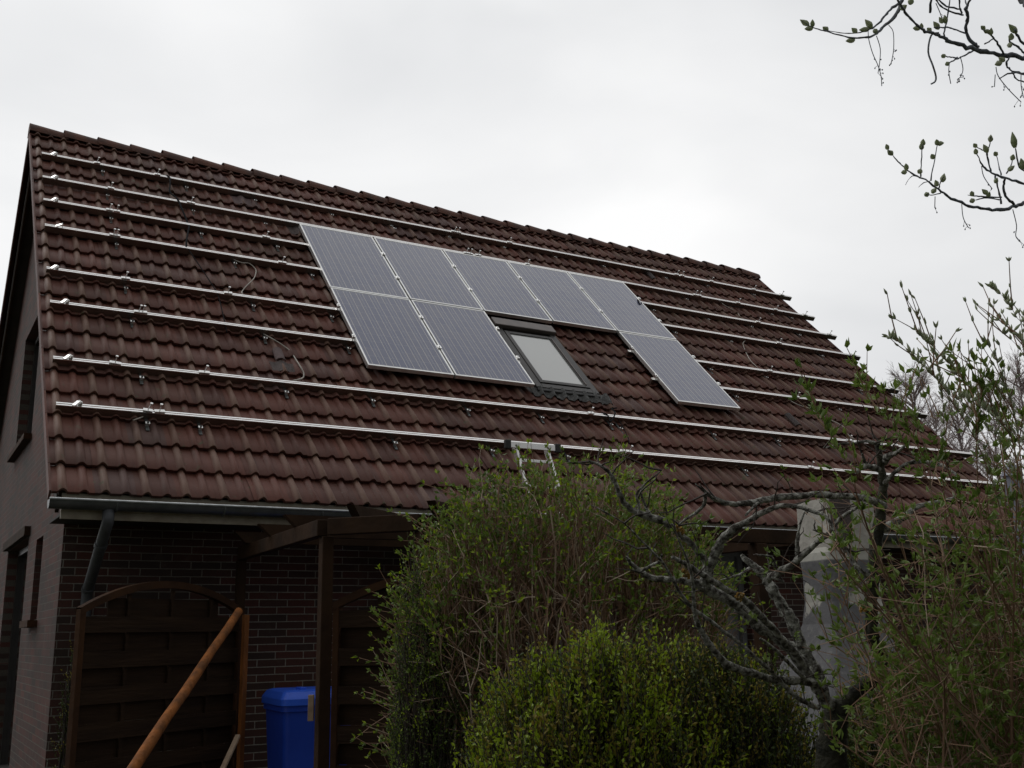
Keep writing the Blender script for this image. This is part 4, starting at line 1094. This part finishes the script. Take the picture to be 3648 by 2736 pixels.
# ---- overhanging branches, upper right
T = T_OV
ov = thing('overhanging_tree', 'tree outside the right edge whose budding branches hang in at the upper right', 'tree', (0, 0, 0))
ro = random.Random(51); OD = 2.3
tb = at(4150, 300, 2.5); ov.location = (tb.x, tb.y, 0); oorg = Vector((tb.x, tb.y, 0))
OL = [
 ([(880,-60,13),(850,30,12),(810,110,11),(750,165,10),(700,210,9),(650,240,8),(560,252,6),(480,238,5),(350,205,4),(270,180,3),(200,138,2)], 2.3, 2.15),
 ([(900,-70,10),(850,10,10),(780,62,8),(740,115,8),(690,165,6),(640,195,6),(560,218,4),(450,215,3),(350,197,2.5)], 2.25, 2.2),
 ([(800,-60,6),(850,30,8),(880,80,8),(930,140,8),(980,190,9),(1040,215,10),(1110,240,12),(1180,280,14),(1280,310,15),(1400,340,15),(1500,355,16),(1600,370,16),(1700,385,17),(1850,430,20),(2050,520,26),(2500,620,34)], 2.1, 2.4),
 ([(1360,305,12),(1340,295,12),(1290,230,12),(1280,170,12),(1290,100,12),(1270,60,9),(1300,10,7),(1330,-30,6)], 2.3, 2.2),
 ([(1260,100,7),(1190,80,6),(1110,40,6),(1080,-10,5)], 2.28, 2.2),
 ([(1250,90,7),(1240,50,6),(1230,-20,5)], 2.3, 2.25),
 ([(1280,90,6),(1285,40,5),(1270,-10,4)], 2.3, 2.35),
 ([(1240,60,5),(1150,40,6),(1100,0,5),(1090,-20,4)], 2.25, 2.2),
 ([(1280,220,6),(1200,190,6),(1150,180,5),(1070,180,4)], 2.28, 2.2),
 ([(1150,280,5),(1135,220,6),(1150,150,5),(1160,80,5),(1175,-20,4)], 2.25, 2.2),
 ([(1320,335,7),(1270,365,6),(1210,390,5),(1165,415,4)], 2.3, 2.25),
 ([(1220,380,5),(1180,375,5),(1140,370,3)], 2.27, 2.25),
 ([(1525,350,8),(1490,290,7),(1440,230,5),(1380,190,4)], 2.3, 2.2),
 ([(1700,330,10),(1640,270,8),(1605,220,8),(1600,195,6)], 2.3, 2.2),
 ([(1700,360,10),(1660,350,8),(1620,310,7),(1570,280,6),(1560,250,4)], 2.3, 2.25),
 ([(1560,385,6),(1540,420,7),(1570,460,6),(1640,480,8),(1720,470,10)], 2.25, 2.35),
 ([(1640,480,6),(1570,480,5),(1500,515,4)], 2.3, 2.25),
 ([(1580,470,6),(1610,520,5),(1670,540,6)], 2.3, 2.35),
 ([(1800,50,22),(1700,40,20),(1640,0,20),(1560,-60,18)], 2.4, 2.5),
 ([(1400,290,5),(1440,265,5),(1460,250,4)], 2.3, 2.35),
 ([(1060,220,3),(1040,80,8),(1055,-20,8)][1:], 2.15, 2.1),
 ([(2500,1130,30),(1900,1220,18),(1760,1270,14),(1700,1300,12),(1640,1345,12),(1580,1357,12),(1500,1380,12),(1400,1370,10),(1300,1350,10),(1200,1310,9),(1130,1270,8),(1080,1230,7),(1010,1180,6),(940,1150,6),(880,1105,5),(830,1060,4),(790,1010,3),(768,980,2)], 2.5, 2.2),
 ([(982,1160,5),(985,1060,4),(992,950,3)], 2.25, 2.2), ([(1045,1190,5),(1065,1080,4),(1090,945,3)], 2.25, 2.25),
 ([(1100,1240,5),(1108,1205,4),(1130,1165,3)], 2.25, 2.2), ([(1590,1340,9),(1540,1290,8),(1525,1220,7),(1530,1170,8)], 2.35, 2.3),
 ([(1700,1215,8),(1600,1190,9),(1520,1162,9),(1450,1135,7),(1390,1095,6),(1365,1040,4),(1345,1005,3)], 2.35, 2.25), ([(1445,1125,6),(1425,1060,6),(1415,1000,6),(1385,985,4),(1340,960,3)], 2.3, 2.25),
 ([(1420,1000,5),(1435,940,4),(1440,900,3)], 2.28, 2.2), ([(1510,1340,7),(1490,1250,6),(1470,1150,6)], 2.3, 2.3), ([(1510,1295,6),(1400,1290,5),(1330,1288,4),(1290,1280,2)], 2.3, 2.2),
 ([(1500,1310,5),(1400,1300,5),(1340,1315,3)], 2.32, 2.3), ([(1720,1150,8),(1640,1110,7),(1620,1060,5),(1603,975,4)], 2.3, 2.2), ([(1540,1140,5),(1570,1100,4),(1582,1050,3)], 2.3, 2.3),
 ([(1510,1150,5),(1495,1090,4),(1478,1020,3)], 2.3, 2.35), ([(980,1168,3),(930,1155,3),(900,1180,2),(880,1215,1.5)], 2.25, 2.2), ([(1040,1190,3),(1000,1200,3),(965,1230,1.5)], 2.25, 2.25),
 ([(1110,1270,4),(1060,1280,3),(1015,1275,3)], 2.25, 2.2),
]
segs = MB()
for pts, d0, d1 in OL:
    g = MB(); limb(g, pts, T, d0, d1, sc=1 / 1.8433 * .95, n=7, rs=ro); g.v = [tuple(Vector(p) - oorg) for p in g.v]; g.build('branch', M['limb'], ov, smooth=True)
HANG = [[(635,190),(640,260),(665,350),(700,430),(720,500),(725,565)],[(690,235),(715,320),(710,420),(700,480)],[(770,165),(800,210),(803,320),(790,400),(780,425)],[(1100,215),(1050,232),(1030,340),(1060,430),(1080,500),(1075,535),(1048,552)],[(1170,410),(1165,470),(1178,550)],[(1240,370),(1258,450),(1245,500),(1220,522)],[(1475,440),(1490,500),(1560,590),(1640,670)],[(1250,1340),(1260,1430),(1295,1497)],[(1585,1375),(1610,1480),(1605,1550),(1637,1590)],[(1075,1290),(1073,1365)],[(1380,1090),(1395,1160),(1450,1240)],[(1080,20),(1110,90),(1130,150)],[(1640,480),(1640,560),(1655,640)],[(1470,490),(1465,570)]]
g = MB()
for k, pts in enumerate(HANG):
    d = 2.2 + .02 * (k % 4); P = smooth_pts([at(*T(x, y), d) - oorg for x, y in pts], 4); g.tube(P, [.0011 if k != 3 else .0019] * len(P), 4, cap=False)
    if k != 3:
        for i, p in enumerate(P):
            if i > len(P) * .4:
                for _ in range(ro.choice((0, 1, 1))):
                    e = p + vrand(ro, .008) - Vector((0, 0, .005)); g.tube([p, e], .0005, 3, cap=False); g.bud(e, Vector((0, 0, -1)), .004, .003)
BUDS = [(245,165,-60,-38,1),(270,185,-55,5,.9),(270,175,0,-45,.7),(370,200,-35,-25,.9),(660,180,-48,-55,1.1),(545,262,-60,8,1.0),(640,192,-68,5,.9),(560,212,-35,-30,.8),(690,200,-20,10,.8),(975,185,-48,0,.9),(985,190,0,-30,.5),(1045,205,-20,-20,.7),(1100,190,-38,-52,1),(1145,150,-8,-55,.9),(1125,150,-25,-40,.6),(850,60,30,-20,1.2),(910,30,15,-50,1.1),(1610,215,-55,-60,1.2),(1575,260,0,-40,1.1),(1570,290,-15,20,.8),(1510,410,-45,15,1.1),(1530,400,-40,-25,.9),(1430,210,-40,-10,.6),(1440,230,5,-50,.6),(1400,190,-25,-20,.5),(1165,415,-25,10,.5),(1140,370,-25,-5,.5),
        (795,1015,-35,-30,.9),(765,980,-10,-30,.5),(888,1115,-5,-42,.8),(885,1130,-35,2,.7),(988,980,-5,-40,.8),(994,955,3,-40,.8),(985,1130,-25,-10,.8),(1065,1040,-12,-25,.8),(1092,945,30,-5,.7),(1090,950,-5,-30,.7),(1122,1195,15,-60,1.0),(1090,1220,-15,-40,.7),(1030,1275,-25,5,.8),(1055,1265,20,-20,.8),(1420,1000,-30,-55,1.0),(1437,930,5,-48,.8),(1345,1010,-5,-30,.6),(1345,965,-15,-20,.5),(1600,970,-20,-110,1.5),(1655,1110,-18,-75,1.5),(1582,1050,5,-30,.8),(1555,1120,40,-30,.9),(1478,1020,-10,-20,.6),(1330,1315,-30,8,.8),(1420,1275,-40,-35,.7),(1320,1285,-5,-25,.6),(1470,1200,10,-25,.5),(1420,1290,10,-20,.6)]
for x, y, dx_, dy_, s_ in BUDS:
    p = at(*T(x, y), 2.22); q = at(*T(x + dx_, y + dy_), 2.22 - .01); d = (q - p); L = d.length * .95
    g.bud(p - oorg, d, max(L, .016), .0105 * (.7 + .5 * s_), 1)
g.build('foliage', [M['limb'], M['budm']], ov)
g = MB(); P = [Vector((0, 0, 0)), Vector((.03, 0, .8)), Vector((0, .03, 1.6)), at(*T(2500, 1130), 2.5) - oorg, at(*T(2500, 620), 2.4) - oorg + Vector((0, 0, .0)), at(*T(2400, 0), 2.5) - oorg, at(*T(2000, -500), 2.5) - oorg]
g.tube(smooth_pts(P, 4), [.05 - .0012 * k for k in range(4 * (len(P) - 1) + 1)], 10); g.build('trunk', M['limb'], ov, smooth=True)

# ---- budding shrub at the right
def Q4(x, y): return (2736 + x / 2.4254, 900 + y / 2.4254)
sh = thing('budding_shrub', 'large budding shrub with long arching stems filling the right edge', 'shrub', (0, 0, 0))
rs_ = random.Random(61); sb = at(3560, 2800, 3.6); sb.z = 0; sh.location = sb
SL_ = [[(1050,742,3),(1120,765,4),(1210,840,5),(1300,930,6),(1400,1040,7),(1480,1120,8),(1560,1230,8),(1630,1350,9),(1700,1460,10),(1760,1560,11),(1830,1700,12),(2000,2200,14),(2200,3300,16)],
 [(1300,705,3),(1380,775,5),(1440,820,6),(1510,900,7),(1590,980,8),(1660,1070,9),(1750,1170,10),(1830,1260,11),(1920,1360,12),(2000,1450,14),(2080,1560,15),(2130,1700,16),(2230,2300,17),(2280,3400,18)],
 [(1440,865,3),(1470,960,4),(1490,1100,5),(1500,1200,6),(1515,1330,6),(1520,1480,7),(1600,2000,9),(1900,3200,12)],
 [(1500,1165,5),(1600,1240,6),(1700,1310,7),(1810,1410,8),(1900,1520,9),(2010,1640,10),(2100,1900,11)],
 [(1660,1245,4),(1740,1270,5),(1830,1330,6),(1930,1400,7),(2060,1500,8),(2200,1620,9)],
 [(1922,290,3),(1945,315,4),(1980,330,4),(2040,390,5),(2100,470,6),(2150,560,6),(2212,640,7),(2400,1000,9),(2500,1800,12)],
 [(1850,770,4),(1900,800,6),(1960,900,8),(2000,1010,9),(2050,1150,10),(2100,1300,11),(2140,1450,12),(2170,1650,13),(2230,2400,15),(2260,3400,16)],
 [(2030,700,3),(2100,750,5),(2212,880,7),(2330,1100,9)], [(2060,640,3),(2150,690,5),(2212,800,6),(2350,1000,8)],
 [(1885,1065,3),(1850,1200,7),(1830,1400,9),(1810,1500,11),(1800,1659,14),(1840,2300,16),(2000,3300,18)],
 [(1930,1070,3),(1970,1150,4),(1990,1250,5),(2010,1400,6),(2040,1600,8)],
 [(790,1090,2),(850,1200,4),(900,1330,4),(960,1400,4),(1040,1450,5),(1130,1590,6),(1250,1750,7),(1400,2000,8)],
 [(420,1380,2),(460,1430,3),(530,1560,4),(600,1700,4),(760,1900,5),(1000,2150,7)],
 [(1250,1390,3),(1300,1500,4),(1400,1620,5),(1500,1800,6),(1650,2100,8)], [(1130,1310,2),(1180,1440,3),(1260,1600,4),(1400,1850,6)],
 [(1390,1410,9),(1460,1430,11),(1480,1370,10)]]
def leafpair(mbL, p, d, r, L=.034):
    for _ in range(r.choice((2, 3, 4))): mbL.leaf(p, d + vrand(r, .7), L * r.uniform(.7, 1.3), L * .42, r, 0)
def budleaf(mb, p, d, r, s=1):
    # a bud opening into two or three small upright leaves
    for _ in range(r.choice((1, 2, 2, 3))): mb.bud(p, d + vrand(r, .45), .024 * s * r.uniform(.7, 1.3), .0085 * s)
stm = MB(); bdl = MB(); lfl = MB(); vfaces = 0
for k, pts in enumerate(SL_):
    d0, d1 = 3.0 + .12 * (k % 4), 3.3 + .1 * (k % 3)
    P = [at(*Q4(x, y), d0 + (d1 - d0) * i / len(pts)) - sb for i, (x, y, w_) in enumerate(pts)]
    S = smooth_pts(P, 4); Rr = []
    for i in range(len(S)):
        j = min(i // 4, len(pts) - 1); Rr.append(pts[j][2] * .42 / 2.4254 / F * 3.1)
    stm.tube(S, Rr, 6, 0)
    for i, p in enumerate(S):
        if p.z > .9 and rs_.random() < .8 and k != 15:
            d = Vector((0, 0, 1)) + vrand(rs_, .6)
            pz = (p + sb)
            budleaf(bdl, p, d, rs_, 1.0) if pts[0][1] < 1000 or k in (3, 4) else leafpair(lfl, p, d, rs_)
        if rs_.random() < .3 and p.z > .8:
            d = (Vector((-.3, 0, .9)) + vrand(rs_, .6)).normalized(); T_ = [p, p + d * .07, p + d * .14 + vrand(rs_, .015)]
            stm.tube(T_, [.0022, .0018, .0012], 4, 0)
            for q in T_[1:]: budleaf(bdl, q, d, rs_, .8) if pts[0][1] < 1000 else leafpair(lfl, q, d, rs_)
# filling stems
for i in range(125):
    # fan upward from the base, leaning left, varied depth
    bx = at(rs_.uniform(3250, 3950), 2850, rs_.uniform(3.3, 4.4)); bx.z = 0
    X = rs_.uniform(2950, 3900); Y = rs_.uniform(1650, 2500) + max(0, (3250 - X)) * .45
    if X > 3500: Y = rs_.uniform(1500, 2400)
    e = at(X, Y, rs_.uniform(3.1, 4.3)); m1 = bx.lerp(e, .45) + Vector((rs_.uniform(0, .15), 0, rs_.uniform(.05, .3))) + vrand(rs_, .05)
    S = smooth_pts([bx - sb, m1 - sb, e - sb], 7); n_ = len(S); th_ = rs_.uniform(.003, .0075)
    stm.tube(S, [th_ * (1.1 - .8 * j / n_) for j in range(n_)], 4, 0 if i % 7 else 1, cap=False)
    for j, p in enumerate(S):
        if j > n_ * .35:
            for _ in range(2):
                d = (vrand(rs_, 1) + Vector((-.2, 0, .7))).normalized(); L = rs_.uniform(.05, .26); T_ = [p, p + d * L * .5 + vrand(rs_, .01), p + d * L + vrand(rs_, .02)]
                stm.tube(T_, [.0022, .0016, .001], 3, 0 if rs_.random() < .93 else 1, cap=False)
                if rs_.random() < .92:
                    for q in T_[1:]: leafpair(lfl, q, d, rs_, .032)
stm.build('stems', [M['twig'], M['twig_pale']], sh); nb = len(lfl.v); lfl.v += bdl.v; lfl.f += [tuple(i + nb for i in f_) for f_ in bdl.f]; lfl.m += [1] * len(bdl.f)
lfl.build('foliage', [M['leaf'], M['budm']], sh)

# ---- bare birches far behind
def birch(x, ytop, dist, seed, label, wd=1.0):
    r = random.Random(seed); topp = at(x, ytop, dist); H = topp.z; t = thing('birch_tree', label, 'tree', (topp.x, topp.y, 0), group='bare birches behind the house')
    tk = MB(); tw = MB(); n = 12; P = [Vector((r.uniform(-.08, .08) * (k > 0), r.uniform(-.08, .08) * (k > 0), H * k / n)) for k in range(n + 1)]
    tk.tube(P, [.13 * (1 - k / n) + .015 for k in range(n + 1)], 7)
    for i in range(int(95 * wd)):
        s_ = r.uniform(.30, .98); p = Vector((0, 0, H * s_)); a = r.uniform(0, 6.28); L = (1.15 - s_) * H * .26 * r.uniform(.5, 1.2) + .3
        d = Vector((math.cos(a), math.sin(a), r.uniform(.7, 1.3))).normalized(); cur = p; T_ = [p]
        for k in range(5): d = (d + vrand(r, .13) + Vector((0, 0, .02))).normalized(); cur = cur + d * L / 5; T_.append(cur)
        tw.tube(T_, [.03 * (1 - k / 6) + .006 for k in range(6)], 4, cap=False)
        for k in range(1, 6):
            for _ in range(4):
                d2 = (d + vrand(r, .8)).normalized(); L2 = r.uniform(.25, .75); q = T_[k]; m_ = q + d2 * L2 * .5; e = q + d2 * L2 + Vector((0, 0, -.15 * L2))
                tw.tube([q, m_, e], [.008, .006, .004], 3, cap=False)
                for _ in range(2): e2 = m_ + (d2 + vrand(r, .8)) * L2 * .4; tw.tube([m_, e2], [.005, .003], 3, cap=False)
    tk.build('trunk', M['birch'], t); tw.build('branches', M['birch_twig'], t)
birch(3245, 1335, 42, 1, 'bare birch just right of the roof slope, tallest on its left')
birch(3400, 1400, 46, 2, 'second bare birch from the roof, seen between the shrub stems', .8)
birch(3520, 1370, 50, 3, 'third bare birch from the roof, behind the budding shrub', .8)
birch(3625, 1290, 44, 4, 'bare birch cut by the right edge of the view')
birch(3320, 1450, 52, 5, 'lower bare birch between the two nearest the roof', .7)
# hedge shape added as dark filling beyond the house's right end
r = random.Random(77); hc = at(3700, 2000, 17); hd = thing('backing_hedge', 'hedge shape added to darken the gap beyond the right end of the house, seen through the shrub', 'hedge', (hc.x, hc.y, 0), (0, 0, R(-25)))
lf = MB(); hh = at(3700, 1960, 17).z
for i in range(7000):
    x_ = r.uniform(-1.5, 9); z_ = r.uniform(0, hh) ; y_ = r.choice((-.4, -.4, .4)) + r.uniform(-.1, .1)
    if r.random() < .2: z_ = hh + r.uniform(-.15, .1); y_ = r.uniform(-.4, .4)
    lf.leaf(Vector((x_, y_, z_)), Vector((0, -.3, .8)) + vrand(r, .6), .16, .09, r)
lf.box((3.75, 0, hh / 2 - .05), (10.3, .6, hh - .15), None, 0)
lf.build('foliage', M['backing_dark'], hd)
print('verts', sum(len(o.data.vertices) for o in bpy.data.objects if o.type == 'MESH'))
